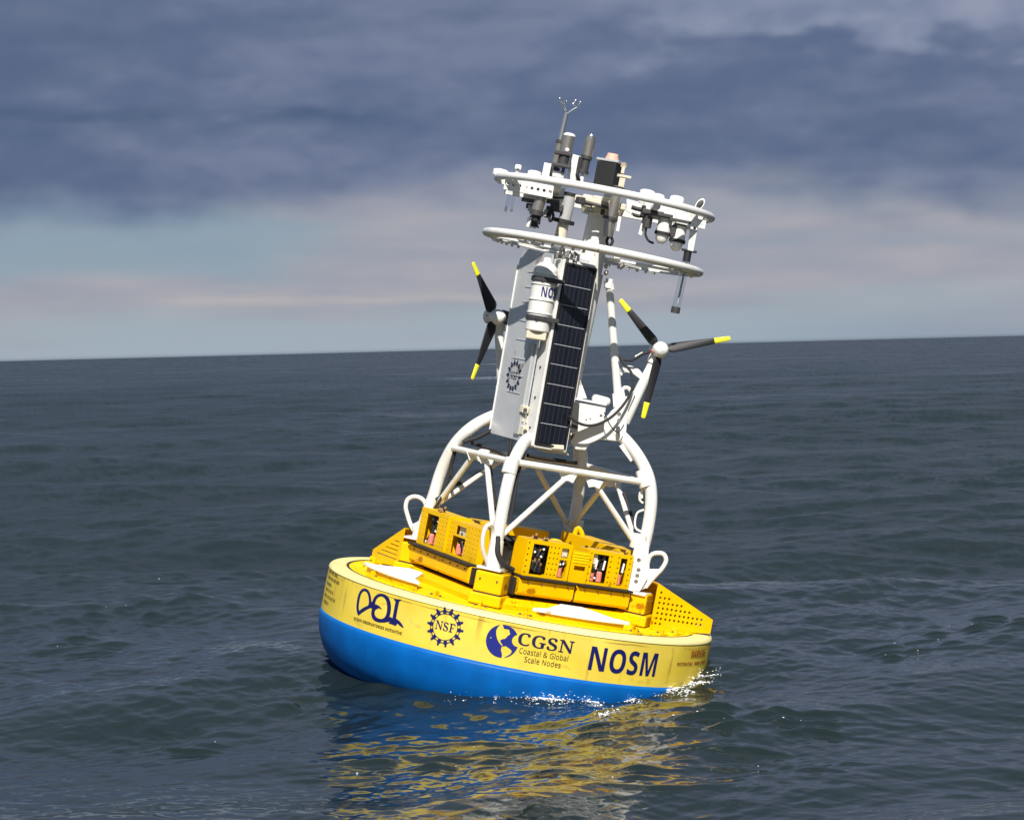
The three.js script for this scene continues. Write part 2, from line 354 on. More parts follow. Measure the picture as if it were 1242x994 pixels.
{ // raised coaming just inside the lip, bolted in short lengths
  const g = [];
  for (let i = 0; i < 12; i++) {
    const a0 = i / 12 * 2 * Math.PI + 0.02, s = new THREE.Shape();
    s.absarc(0, 0, 1.19, a0, a0 + 2 * Math.PI / 12 - 0.04, false); s.absarc(0, 0, 1.135, a0 + 2 * Math.PI / 12 - 0.04, a0, true); s.closePath();
    const e = ext(s, 0.012, 0.003, 12); e.rotateX(-Math.PI / 2); e.translate(0, -0.009, 0); g.push(e);
  }
  for (const e of g) obj('deck_plate', e, M.deck, buoy);
}
function arcSlab(t0, t1, r0, r1, h, th, chord) {
  const s = new THREE.Shape(), f = (t, r) => [r * Math.sin(rad(t)), -r * Math.cos(rad(t))];
  const n = 14;
  for (let i = 0; i <= n; i++) { const [x, y] = f(t0 + (t1 - t0) * i / n, r1); i ? s.lineTo(x, y) : s.moveTo(x, y); }
  if (chord) { s.lineTo(...f(t1 - 5, r1 - 0.06)); s.lineTo(...f((t0 + t1) / 2 + 5, r0)); s.lineTo(...f((t0 + t1) / 2 - 5, r0)); s.lineTo(...f(t0 + 5, r1 - 0.06)); }
  else for (let i = n; i >= 0; i--) s.lineTo(...f(t0 + (t1 - t0) * i / n, r0));
  s.closePath();
  const g = ext(s, th, Math.min(0.008, th / 3), 10); g.rotateX(-Math.PI / 2); g.translate(0, h, 0);
  if (chord) { const p = g.attributes.position; for (let i = 0; i < p.count; i++) { const q = Math.hypot(p.getX(i), p.getZ(i)); if (p.getY(i) > 0.02) p.setY(i, p.getY(i) + (1.16 - q) * 0.11); } g.computeVertexNormals(); }
  return g;
}
for (const [t0, t1] of [[-73, -37], [3, 38], [107, 143], [197, 233]]) {
  obj('pad_base', arcSlab(t0 + 1.5, t1 - 1.5, 0.96, 1.145, -0.02, 0.075, true), M.yellow, buoy);
  obj('deck_pad', arcSlab(t0, t1, 0.91, 1.165, 0.054, 0.014, true), M.pad, buoy, { label: 'flat white pad on the deck edge' });
}

// ---------------------------------------------------------------- lettering on the hull and on the tower
function canvasTex(w, h, draw) {
  const c = document.createElement('canvas'); c.width = w; c.height = h; const x = c.getContext('2d'); x.clearRect(0, 0, w, h); draw(x, w, h);
  const t = new THREE.CanvasTexture(c); t.colorSpace = THREE.SRGBColorSpace; t.anisotropy = 8; return t;
}
const inkMat = (tex) => new THREE.MeshStandardMaterial({ map: tex, transparent: true, roughness: 0.5, side: THREE.FrontSide });
function hullPoint(px, py) { let p = P(px, py, 1); for (let i = 0; i < 40; i++) p = P(px, py, 0.5 * p.z + 0.5 * Math.sqrt(Math.max(0.01, R * R - p.x * p.x))); return { th: Math.atan2(p.x, p.z), h: p.y }; }
function hullPrint(name, label, px, py, w, h, draw, ppm = 1000) {
  const { th, h: y } = hullPoint(px, py), rr = R + 0.0045, n = 24, a = w / rr;
  const g = new THREE.CylinderGeometry(rr, rr, h, n, 1, true, th - a / 2, a); g.translate(0, y, 0);
  return obj(name, g, inkMat(canvasTex(Math.round(w * ppm), Math.round(h * ppm), draw)), buoy, { keepUV: true, label });
}
const NAVY = '#10145c';
function fit(x, text, cx, y, width, font, size) { x.save(); x.font = font.replace('$', size); const m = x.measureText(text).width; x.translate(cx, y); x.scale(width / m, 1); x.textAlign = 'center'; x.textBaseline = 'alphabetic'; x.fillText(text, 0, 0); x.restore(); }
function gearEmblem(x, cx, cy, s, colour) {                    // toothed ring with three letters
  x.save(); x.translate(cx, cy); x.scale(s, s); x.strokeStyle = x.fillStyle = colour;
  x.lineWidth = 5; x.beginPath(); x.arc(0, 0, 101, 0, 7); x.stroke(); x.lineWidth = 3.2; x.beginPath(); x.arc(0, 0, 84, 0, 7); x.stroke();
  for (let i = 0; i < 14; i++) {
    x.save(); x.rotate((i + 0.5) / 14 * 2 * Math.PI);
    x.beginPath(); x.moveTo(-13, -84); x.quadraticCurveTo(-8, -96, -15, -106); x.quadraticCurveTo(-5, -106, -7, -126); x.lineTo(7, -126); x.quadraticCurveTo(5, -106, 15, -106); x.quadraticCurveTo(8, -96, 13, -84); x.closePath(); x.fill();
    x.restore();
  }
  fit(x, 'NSF', 0, 25, 140, 'bold $px serif', 78); x.restore();
}
hullPrint('emblem', 'dark blue looping letters OOI with small line beneath', 458, 742, 0.56, 0.30, (x) => {
  x.save(); x.setTransform(0.534, -0.1218, 0.1081, 0.3646, -91.5, 14.4);
  x.strokeStyle = x.fillStyle = NAVY; x.lineJoin = 'miter';
  const shape = (pts) => { x.beginPath(); x.moveTo(pts[0], pts[1]); for (let i = 2; i < pts.length; i += 4) x.quadraticCurveTo(pts[i], pts[i + 1], pts[i + 2], pts[i + 3]); x.closePath(); };
  // first loop, leaf shaped
  shape([225, 620, 170, 520, 190, 400, 215, 150, 345, 150, 470, 160, 478, 385, 478, 385, 520, 470, 400, 500, 225, 620]); x.fill();
  x.globalCompositeOperation = 'destination-out';
  shape([245, 540, 222, 470, 245, 360, 270, 188, 345, 188, 430, 200, 432, 390, 430, 440, 405, 455, 320, 480, 245, 540]); x.fill();
  x.globalCompositeOperation = 'source-over';
  // second loop with the curl
  shape([500, 370, 540, 250, 650, 245, 810, 260, 810, 480, 800, 745, 640, 745, 480, 730, 475, 590, 478, 520, 500, 490, 430, 440, 500, 370]); x.fill();
  x.globalCompositeOperation = 'destination-out';
  shape([545, 425, 560, 300, 645, 288, 745, 300, 748, 470, 745, 685, 640, 685, 535, 670, 535, 580, 535, 510, 600, 505, 560, 450, 545, 425]); x.fill();
  x.globalCompositeOperation = 'source-over';
  shape([420, 440, 480, 350, 545, 430, 620, 440, 665, 525, 590, 470, 480, 500, 440, 480, 420, 440]); x.fill();
  // stroke with a foot
  shape([860, 335, 900, 350, 975, 355, 960, 375, 940, 380, 900, 560, 882, 680, 960, 730, 990, 835, 960, 835, 900, 760, 880, 790, 870, 805, 820, 775, 755, 755, 800, 740, 820, 700, 860, 500, 885, 372, 860, 370, 860, 335]); x.fill();
  shape([670, 745, 720, 650, 800, 650, 860, 700, 860, 745, 780, 720, 700, 745, 690, 745, 670, 745]); x.fill();
  x.restore(); x.fillStyle = '#3a3020'; fit(x, 'OCEAN OBSERVATORIES INITIATIVE', 287, 248, 470, 'bold $px sans-serif', 25);
});
hullPrint('emblem', 'round toothed dark blue emblem with letters NSF', 540, 760, 0.27, 0.28, (x, w, h) => gearEmblem(x, w / 2, h / 2, 1.02, NAVY));
hullPrint('emblem', 'blue globe beside dark serif letters CGSN and two small lines', 642, 784, 0.60, 0.27, (x) => {
  x.fillStyle = '#12207a'; x.beginPath(); x.arc(122, 132, 106, 0, 7); x.fill();
  x.globalCompositeOperation = 'destination-out';
  const blob = (p) => { x.beginPath(); x.moveTo(p[0], p[1]); for (let i = 2; i < p.length; i += 2) x.lineTo(p[i], p[i + 1]); x.closePath(); x.fill(); };
  blob([78, 42, 100, 20, 118, 50, 150, 48, 164, 78, 150, 92, 138, 112, 120, 120, 108, 128, 112, 140, 124, 150, 132, 162, 122, 160, 104, 146, 88, 126, 76, 100, 70, 70]);
  blob([124, 166, 150, 158, 178, 170, 196, 182, 188, 204, 168, 222, 148, 236, 138, 240, 136, 214, 124, 190]);
  blob([40, 122, 48, 118, 50, 126, 43, 130]);
  x.beginPath(); x.arc(222, 110, 40, 0, 7); x.fill();
  x.globalCompositeOperation = 'source-over';
  x.fillStyle = '#0e1245'; fit(x, 'CGSN', 402, 134, 380, 'bold $px serif', 112);
  x.fillStyle = '#4a4228'; fit(x, 'Coastal & Global', 404, 186, 330, '$px sans-serif', 50); fit(x, 'Scale Nodes', 404, 236, 246, '$px sans-serif', 50);
});
hullPrint('lettering', 'large dark blue capitals NOSM', 759, 802, 0.60, 0.19, (x, w) => { x.fillStyle = NAVY; x.strokeStyle = NAVY; x.lineWidth = 3; fit(x, 'NOSM', w / 2, 176, 580, 'bold $px sans-serif', 215); });
hullPrint('lettering', 'small red brown warning lines at the right end', 843, 798, 0.62, 0.15, (x, w) => { x.fillStyle = '#8c2f14'; fit(x, 'WARNING', w * 0.6, 72, 300, 'bold $px sans-serif', 78); fit(x, 'POTENTIAL', w * 0.27, 122, 230, 'bold $px sans-serif', 32); for (let i = 0; i < 13; i++) if (i !== 6) x.fillRect(w * 0.5 + i * 20, 98 + (i % 3), 12, 22); });
hullPrint('lettering', 'faded brown lines of small print at the left end', 402, 714, 0.46, 0.26, (x) => {
  x.fillStyle = 'rgba(70,58,34,0.62)';
  for (let r = 0; r < 6; r++) { let c = 40 + (r % 2) * 20; while (c < 300 + 90 * Math.sin(r * 2.1)) { const w = 10 + (c * 7 + r * 13) % 14; x.fillRect(c, 12 + r * 42, w, 22); c += w + 5 + ((c + r) % 5 === 0 ? 14 : 0); } }
});

// ---------------------------------------------------------------- base: pedestals, ledges, equipment boxes
const perfPlate = (w, h, th, holes, slots = []) => { const s = poly([[0, 0], [w, 0], [w, h], [0, h]]); for (const [x, y, r] of holes) hole(s, x, y, r); for (const q of slots) slot(s, ...q); return ext(s, th, 0, 6); };
function dots(x0, x1, nx, y0, y1, ny, r) { const a = []; for (let i = 0; i < nx; i++) for (let j = 0; j < ny; j++) a.push([nx > 1 ? x0 + (x1 - x0) * i / (nx - 1) : (x0 + x1) / 2, y0 + (y1 - y0) * j / (ny - 1), r]); return a; }
const bolts = (beta, s0, s1, n, h, d, r = 0.006) => { const g = []; for (let i = 0; i < n; i++) { const s = s0 + (s1 - s0) * i / (n - 1); g.push(rod(sidePt(beta, s, h, d), sidePt(beta, s, h, d + 0.007), r, r, 8)); } return g; };
function lowerTier(beta, secs) {
  for (const [s0, s1] of secs) {
    const m = (s0 + s1) / 2, w = s1 - s0;
    const prof = poly([[0.40, 0.095], [0.655, 0.095], [0.672, 0.112], [0.672, 0.2], [0.655, 0.212], [0.40, 0.212]]);   // d, h
    const g = ext(prof, w, 0.004); g.rotateY(-Math.PI / 2); g.translate(s1, 0, 0); g.rotateY(beta);
    const ped = obj('pedestal_panel', g, M.yellow, buoy);
    obj('bolt', bolts(beta, s0 + 0.06, s1 - 0.05, 4, 0.185, 0.675, 0.0055), M.grime, ped, { stuff: true });
    obj('ledge', box(sidePt(beta, m, 0.219, 0.58), w + 0.012, 0.014, 0.245, beta, 0.003), M.ledge, buoy, { label: 'dark rubber edged ledge' });
  }
  const g = ext(poly([[0.42, -0.015], [0.685, -0.015], [0.685, 0.022], [0.645, 0.062], [0.42, 0.062]]), 1.06, 0.005); g.rotateY(-Math.PI / 2); g.translate(0.53, 0, 0); g.rotateY(beta);
  obj('base_block', g, M.yellow, buoy);
  obj('recess', box(sidePt(beta, 0, 0.078, 0.47), 0.98, 0.036, 0.24, beta), M.ledge, buoy);
}
lowerTier(B_R, [[-0.42, 0.005], [0.03, 0.455]]);
lowerTier(B_L, [[-0.50, -0.06], [-0.045, 0.40]]);
lowerTier(B_BR, [[-0.42, 0.42]]);
lowerTier(B_BL, [[-0.42, 0.42]]);
for (const [c, w] of [[C_F, 0.195], [C_R, 0.22], [C_L, 0.22], [C_B, 0.22]]) {
  const up = obj('corner_pedestal', [box(sidePt(c, 0, 0.145, 0.79), w, 0.14, 0.24, c, 0.012)], M.yellow, buoy);
  obj('pedestal_foot', [box(sidePt(c, 0, 0.032, 0.80), w * 1.16, 0.075, 0.27, c, 0.012)], M.yellow, up);
  obj('pedestal_seam', [box(sidePt(c, 0, 0.073, 0.79), w * 0.98, 0.012, 0.235, c, 0.002)], M.ledge, up);
  obj('bolt', bolts(c, -0.06, 0.06, 2, 0.165, 0.911, 0.007), M.grime, up, { stuff: true });
}
for (const [b, s] of [[B_R, -0.45], [B_R, 0.017], [B_R, 0.465], [B_L, -0.053], [B_L, 0.42]]) obj('panel_seam', box(sidePt(b, s, 0.15, 0.62), 0.016, 0.115, 0.08, b, 0.002), M.ledge, buoy);
for (const t of [-62, -30, -14, 1, 41, 55, 66, 120, 160, 215, 250]) {
  const b = rad(t), c = V(1.16 * Math.sin(b), 0.004, 1.16 * Math.cos(b)), g = grp('deck_cleat', buoy);
  obj('plate', box(c, 0.10, 0.014, 0.07, b, 0.004), M.yellow, g);
  obj('lug', box(c.clone().add(V(0, 0.02, 0)), 0.02, 0.04, 0.05, b, 0.006), M.yellow, g);
  obj('bolt', [-0.035, 0.035].map((q) => new THREE.CylinderGeometry(0.008, 0.008, 0.012, 8).translate(c.x + q * Math.cos(b), 0.016, c.z - q * Math.sin(b))), M.grime, g, { stuff: true });
}
// deck interior: round hatch, coil of hose, low cream cone
obj('deck_hatch', lathe([[0, 0.14], [0.30, 0.14], [0.33, 0.11], [0.33, -0.02]], O, 32), M.yellow, buoy);
obj('mast_cone', lathe([[0.1, 0.42], [0.13, 0.40], [0.26, 0.17], [0.27, 0.135]], V(-0.12, 0, 0.15), 28), M.cream, buoy, { label: 'cream coloured cone inside the base' });
obj('hose_coil', [new THREE.TorusGeometry(0.2, 0.016, 8, 36).rotateX(1.3).translate(-0.12, 0.33, 0.12), new THREE.TorusGeometry(0.19, 0.016, 8, 36).rotateX(1.45).rotateZ(0.2).translate(-0.12, 0.37, 0.13)], M.rubber, buoy);

// bundles of plugs behind the openings
function plugs(parent, beta, s0, s1, h0, h1, d, kind) {
  const w = s1 - s0, bodies = [], brass = [], reds = [], whites = [];
  const n = kind === 'mass' ? 60 : kind === 'two' ? 34 : 16;
  for (let i = 0; i < n; i++) {
    const s = s0 + w * (0.08 + 0.84 * rnd()), h = h0 + (h1 - h0) * (0.04 + 0.9 * rnd()), q = d - 0.025 - 0.09 * rnd();
    const a = sidePt(beta, s, h, q), b = a.clone().add(V((rnd() - 0.5) * 0.05, 0.03 + 0.05 * rnd(), (rnd() - 0.5) * 0.03));
    bodies.push(rod(a, b, 0.012 + 0.007 * rnd(), 0.010, 9));
    if (rnd() < 0.8) brass.push(rod(b, b.clone().add(V(0.004, 0.014, 0.008)), 0.008, 0.008, 8));
    if (rnd() < 0.22) whites.push(new THREE.SphereGeometry(0.009, 8, 6).translate(a.x, a.y, a.z + 0.016));
  }
  const nr = kind === 'mass' ? 0 : kind === 'two' ? 2 : 1;
  for (let i = 0; i < nr; i++) {
    const s = s0 + w * (i + 0.5) / nr, a = sidePt(beta, s, h0 + 0.004, d - 0.035);
    reds.push(rod(a, a.clone().add(V(0, 0.055, 0)), 0.022, 0.020, 14), new THREE.SphereGeometry(0.02, 12, 8).translate(a.x, a.y + 0.055, a.z));
    bodies.push(rod(a.clone().add(V(0, 0.06, 0)), a.clone().add(V(0.004, 0.13, 0)), 0.014, 0.012, 10));
    whites.push(rod(a.clone().add(V(0.02, 0.085, 0.012)), a.clone().add(V(0.024, 0.15, 0.012)), 0.008, 0.008, 8));
  }
  obj('connector', bodies, M.black, parent, { stuff: true, label: 'black cable plugs' });
  if (brass.length) obj('connector_ring', brass, M.brass, parent, { stuff: true });
  if (reds.length) obj('connector_cap', reds, M.pink, parent, { join: true, label: 'red plug cap' });
  if (whites.length) obj('connector_tag', whites, M.whiteClean, parent, { stuff: true });
}
function equipmentBox(label, beta, s0, s1, d, h0, h1, openings, perf, extra, depth = 0.17) {
  const g = grp('equipment_box', buoy, label), w = s1 - s0, h = h1 - h0, th = 0.006;
  obj('front_plate', onSide(perfPlate(w, h, th, perf.map(([x, y, r]) => [x - s0, y - h0, r]), openings.map(([a, b, c, e]) => [a - s0, b - h0, c - s0, e - h0])), beta, s0, h0, d - th), M.yellow, g);
  obj('side_panel', box(sidePt(beta, s0 + 0.004, (h0 + h1) / 2, d - th - depth / 2 - 0.001), 0.008, h, depth, beta, 0.002), M.yellow, g);
  obj('side_panel', box(sidePt(beta, s1 - 0.004, (h0 + h1) / 2, d - th - depth / 2 - 0.001), 0.008, h, depth, beta, 0.002), M.yellow, g);
  obj('back_panel', box(sidePt(beta, (s0 + s1) / 2, (h0 + h1) / 2, d - th - depth), w - 0.02, h, 0.006, beta, 0.002), openings.length > 1 || perf.length ? M.dark : M.yellow, g);
  obj('bottom_panel', box(sidePt(beta, (s0 + s1) / 2, h0 + 0.005, d - th - depth / 2), w - 0.02, 0.008, depth - 0.02, beta, 0.002), M.yellow, g);
  obj('top_panel', box(sidePt(beta, (s0 + s1) / 2, h1 - 0.005, d - th - depth / 2), w - 0.02, 0.008, depth - 0.01, beta, 0.002), M.yellow, g);
  for (const [a, b, c, e, kind] of openings) if (kind !== 'none') plugs(g, beta, a, c, b, e, d - th, kind);
  if (extra) extra(g);
  return g;
}
const Y0 = 0.227, Y1 = 0.474, dr = 0.0075;
equipmentBox('yellow box right of the front leg with a large opening full of plugs', B_R, -0.40, -0.045, 0.64, Y0, Y1,
  [[-0.350, 0.242, -0.226, 0.448, 'mass'], [-0.130, 0.242, -0.066, 0.365, 'one'], [-0.126, 0.38, -0.068, 0.445, 'none']],
  [...dots(-0.385, -0.385, 1, 0.25, 0.45, 6, 0.0068), ...dots(-0.21, -0.15, 3, 0.255, 0.44, 6, 0.0062)], (g) => obj('inner_plate', box(sidePt(B_R, -0.094, 0.412, 0.615), 0.06, 0.06, 0.006, B_R, 0.002), M.cream, g));
{
  const g = grp('louvre_panel', buoy, 'plain yellow panel with one slot between two plug boxes');
  obj('panel', onSide(perfPlate(0.135, 0.215, 0.006, [], [[0.025, 0.085, 0.115, 0.115]]), B_R, -0.042, Y0, 0.648), M.yellow, g);
  for (let i = 0; i < 4; i++) obj('rib', box(sidePt(B_R, 0.025, Y0 + 0.14 + i * 0.019, 0.656), 0.115, 0.011, 0.006, B_R, 0.003), M.deck, g);
  obj('back_panel', box(sidePt(B_R, 0.025, Y0 + 0.1, 0.61), 0.13, 0.2, 0.006, B_R, 0.002), M.yellow, g);
}
equipmentBox('yellow box left of the right leg with red capped plugs', B_R, 0.096, 0.45, 0.64, Y0, Y1 - 0.012,
  [[0.13, 0.245, 0.255, 0.44, 'two'], [0.352, 0.245, 0.405, 0.435, 'one']],
  [...dots(0.275, 0.335, 2, 0.255, 0.435, 6, 0.0068), ...dots(0.43, 0.43, 1, 0.25, 0.44, 6, 0.0068), ...dots(0.112, 0.112, 1, 0.25, 0.44, 5, 0.0062)], (g) => obj('inner_plate', box(sidePt(B_R, 0.155, 0.40, 0.612), 0.05, 0.07, 0.006, B_R, 0.002), M.cream, g));
equipmentBox('tall yellow box beside the left leg with a long opening', B_L, -0.50, -0.075, 0.64, Y0, Y1 + 0.012,
  [[-0.405, 0.245, -0.225, 0.455, 'two']], [...dots(-0.475, -0.42, 2, 0.25, 0.455, 6, 0.0075), ...dots(-0.205, -0.105, 3, 0.25, 0.455, 8, dr)]);
equipmentBox('yellow box left of the front leg with a short opening', B_L, -0.07, 0.39, 0.625, Y0 - 0.004, Y1 - 0.005,
  [[-0.005, 0.242, 0.185, 0.365, 'two'], [0.03, 0.38, 0.175, 0.44, 'none']], [...dots(-0.055, -0.02, 2, 0.25, 0.44, 7, 0.0068), ...dots(0.20, 0.36, 4, 0.25, 0.445, 7, dr)], (g) => obj('inner_plate', box(sidePt(B_L, 0.10, 0.405, 0.60), 0.12, 0.075, 0.006, B_L, 0.002), M.cream, g));
equipmentBox('yellow box at the back between the rear and right legs', B_BR, -0.40, 0.40, 0.64, Y0, Y1, [[-0.3, 0.245, -0.1, 0.44, 'none']], []);
equipmentBox('yellow box at the back between the left and rear legs', B_BL, -0.40, 0.40, 0.64, Y0, Y1 - 0.03, [[-0.3, 0.245, -0.1, 0.42, 'none']], []);
obj('lifting_handle', tube([P(697, 668, -0.45), P(697, 648, -0.45), P(701, 640, -0.45), P(706, 647, -0.45), P(705, 668, -0.45)], 0.018, 30, 10), M.yellow, buoy, { label: 'yellow hoop behind the right boxes' });
obj('lifting_handle', tube([P(664, 665, -0.2), P(668, 656, -0.2), P(680, 658, -0.2), P(684, 668, -0.2)], 0.016, 24, 10), M.yellow, buoy);

// end steps: hollow wedge boxes, front plates perforated (right) and slatted (left)
function wallPlate(a, b, ha0, ha1, hb0, hb1, th, inner) {      // vertical plate from plan point a to b, heights at each end
  const d = V(b[0] - a[0], 0, b[1] - a[1]), L = d.length(); d.normalize();
  const s = poly([[0, ha0], [L, hb0], [L, hb1], [0, ha1]]); if (inner) inner(s, L);
  const g = ext(s, th, 0, 6); g.translate(0, 0, -th);
  g.applyMatrix4(new THREE.Matrix4().makeBasis(d, UP, d.clone().cross(UP)).setPosition(a[0], 0, a[1])); return g;
}
function wedge(label, E, T, K, Q, hI, hT, front) {             // plan corners: E near inner, T near tip, K far tip, Q far inner
  const g = grp('end_step', buoy, label);
  obj('front_plate', wallPlate(E, T, -0.015, hI, 0.02, hT, 0.008, front), M.yellow, g);
  obj('back_plate', wallPlate(K, Q, 0.02, hT, -0.015, hI, 0.008), M.yellow, g);
  const pts = [E, T, K, Q], hs = [hI, hT, hT, hI], top = new THREE.BufferGeometry(), v = [];
  const up = pts.map((p, i) => [p[0], hs[i] + 0.006, p[1]]), lo = pts.map((p, i) => [p[0], hs[i] - 0.001, p[1]]);
  const quad = (a, b, c, d) => v.push(...a, ...b, ...c, ...a, ...c, ...d);
  quad(up[0], up[1], up[2], up[3]); quad(lo[3], lo[2], lo[1], lo[0]); for (let i = 0; i < 4; i++) { const j = (i + 1) % 4; quad(lo[i], lo[j], up[j], up[i]); }
  top.setAttribute('position', new THREE.Float32BufferAttribute(v, 3)); top.computeVertexNormals(); top.setAttribute('uv', new THREE.Float32BufferAttribute(new Float32Array(v.length / 3 * 2), 2));
  obj('top_plate', top, M.yellow, g);
  return g;
}
{
  const E = P(789, 757, 0.36), A = P(799, 708, 0.36), T = P(862, 766, 0.20), T1 = P(862, 752, 0.20);
  wedge('perforated yellow step box at the right end of the deck', [(E.x + A.x) / 2, 0.36], [T.x, 0.20], [1.25, -0.1], [0.80, 0.10], A.y, T1.y, (s, L) => {
    const hI = A.y;
    for (let j = 0; j < 7; j++) for (let i = 0; i < 11; i++) { const x = 0.035 + i * 0.034, y = 0.035 + j * 0.036; if (y < hI - (hI - T1.y) * x / L - 0.035 && y > 0.03 + 0.03 * x / L) hole(s, x, y, 0.0095); }
  });
  obj('step_foot', [box(V(1.08, -0.004, 0.31), 0.36, 0.02, 0.05, rad(20), 0.004)], M.yellow, buoy);
  const E2 = P(481, 684, -0.28), A2 = P(492, 641, -0.28), T2 = P(452, 667, -0.62), T3 = P(459, 677, -0.62);
  wedge('slatted yellow step box at the left end of the deck', [T2.x, -0.62], [(E2.x + A2.x) / 2, -0.28], [-0.78, -0.40], [-0.98, -0.86], T2.y, A2.y, (s, L) => {
    for (let j = 0; j < 6; j++) { const y = 0.06 + j * 0.032, x0 = Math.max(0.03, L * (y + 0.02 - T2.y) / (A2.y - T2.y) + 0.04); if (x0 < L - 0.07) slot(s, x0, y, L - 0.035, y + 0.007); }
  });
}

// ---------------------------------------------------------------- tower legs, bracing, lifting eyes
const legR = [[769, 712, .225], [779, 670, .226], [786, 640, .226], [790, 605, .222], [787, 580, .21], [776, 556, .17], [760, 535, .13], [742, 519, .09], [722, 506, .05]];
const legL = [[509, 650, -.225], [517, 626, -.226], [526, 600, -.226], [533, 577, -.22], [541, 557, -.20], [553, 537, -.16], [570, 520, -.12], [590, 508, -.2], [640, 490, -.14]];
const legF = [[597, 690, .775], [603, 655, .775], [609, 620, .77], [615, 590, .75], [622, 563, .68], [629, 547, .56], [636, 536, .42], [643, 529, .26]];
const legB = [[690, 668, -.77], [695, 640, -.77], [700, 610, -.76], [704, 582, -.72], [706, 560, -.60], [704, 540, -.40], [700, 522, -.2]];
const path = (a) => a.map(([x, y, z]) => P(x, y, z));
for (const [a, r, label] of [[legR, 0.043, 'right leg'], [legL, 0.043, 'left leg'], [legF, 0.042, 'front leg'], [legB, 0.043, 'rear leg']]) obj('leg', tube(path(a), r, 60, 18), M.white, buoy, { label: `curved white ${label} of the tower` });
// feet with gusset plates, slotted
const foot = (a, b, c) => [rod(P(...a), P(...b), 0.054, 0.047, 20), box(P(...c), 0.17, 0.016, 0.18, C_F, 0.004)];
obj('leg_foot', foot([597, 690, .775], [603, 655, .775], [597, 689, .775]), M.white, buoy, { join: true });
obj('leg_foot', foot([508, 652, -.225], [514, 634, -.225], [508, 653, -.225]), M.white, buoy, { join: true });
obj('leg_foot', foot([690, 668, -.77], [695, 643, -.77], [690, 668, -.77]), M.white, buoy, { join: true });
obj('leg_foot', [plateP([[771, 658], [787, 660], [786, 700], [776, 717], [754, 715], [760, 690], [766, 678]], .30, 0.03, [[774.5, 691, 3.0], [773, 698, 3.0], [771.5, 705, 3.0], [775, 679, 3.0]]), plateP([[762, 690], [786, 700], [776, 717], [752, 715]], .20, 0.03), box(P(768, 717, .25), 0.22, 0.016, 0.2, C_F, 0.004)], M.white, buoy, { join: true, label: 'broad white foot plate of the right leg with three round holes' });
// teardrop lifting eyes
function eye(pts, r) { obj('lifting_eye', tube(path(pts), r, 60, 12), M.white, buoy, { label: pts[0][0] > 700 ? 'white teardrop eye on the right leg' : pts[0][0] < 540 ? 'white teardrop eye on the left leg' : 'white teardrop eye on the front leg' }); }
eye([[783, 712, .26], [793, 700, .27], [804, 688, .28], [808, 679, .28], [805, 672, .28], [797, 670.5, .27], [790, 673, .26], [786, 681, .25], [785, 692, .25]], 0.016);
eye([[508, 649, -.26], [500, 640, -.28], [494, 624, -.29], [492, 614, -.29], [495, 605, -.29], [504, 602, -.28], [513, 606, -.27], [517, 615, -.26], [514, 628, -.25], [509, 642, -.25]], 0.016);
eye([[594, 688, .80], [586, 668, .86], [586, 650, .88], [590, 638, .87], [596, 636, .84], [598, 645, .80], [597, 660, .79]], 0.015);
obj('eye_plate', [plateP([[499, 636], [512, 630], [513, 652], [504, 650]], -.25, 0.022), plateP([[786, 690], [800, 690], [786, 712], [776, 716]], .265, 0.022)], M.white, buoy);

// ring bars and diagonals: [start], [end], radius
const FN = [623, 560, .70], LN = [545, 542, -.20], RN = [783, 585, .21], BN = [705, 563, -.66];
const bars = [[LN, FN, 0.021], [FN, RN, 0.023], [LN, BN, 0.018], [BN, RN, 0.020],
  [[575, 551, .1], [533, 608, -.2], 0.02], [[590, 557, .25], [598, 636, .74], 0.02],
  [[687, 579, .48], [610, 648, .76], 0.019], [[721, 585, .39], [771, 660, .23], 0.019],
  [[610, 556, -.42], [527, 614, -.25], 0.018], [[652, 569, -.45], [687, 634, -.75], 0.02],
  [[737, 582, -.3], [692, 640, -.74], 0.02], [[748, 584, -.2], [770, 655, .18], 0.018]];
bars.forEach(([a, b, r], i) => obj(i < 4 ? 'ring_bar' : 'brace', rod(P(...a), P(...b), r, r, 14), M.white, buoy));
// gussets at bar joints
for (const [x, y, z] of [[576, 551, .11], [590, 555, .26], [689, 577, .5], [721, 584, .41], [744, 584, -.25], [630, 562, -.45]]) obj('gusset', plateP([[x - 11, y - 5], [x + 11, y + 0], [x + 6, y + 9], [x, y + 6], [x - 7, y + 7]], z, 0.016), M.white, buoy);
obj('collar', [rod(P(685, 640, -.76), P(700, 632, -.76), 0.03), rod(P(696, 645, -.76), P(699, 630, -.76), 0.06, 0.06), rod(P(774, 664, .235), P(777, 648, .24), 0.062, 0.056, 20), rod(P(617, 574, .72), P(622, 556, .70), 0.052, 0.05, 20), rod(P(785, 590, .215), P(779, 570, .195), 0.054, 0.05, 20)], M.white, buoy);
obj('rung', [tube(path([[779, 645, .2], [771, 640, .2], [773, 622, .2], [781, 618, .2]]), 0.008, 16, 8), tube(path([[780, 610, .2], [776, 606, .2], [777, 596, .2], [782, 592, .2]]), 0.008, 16, 8), plateP([[751, 541], [756, 538], [769, 557], [765, 560]], .16, 0.05), plateP([[777, 586], [780, 585], [780, 604], [777, 605]], .2, 0.05)], M.white, buoy);
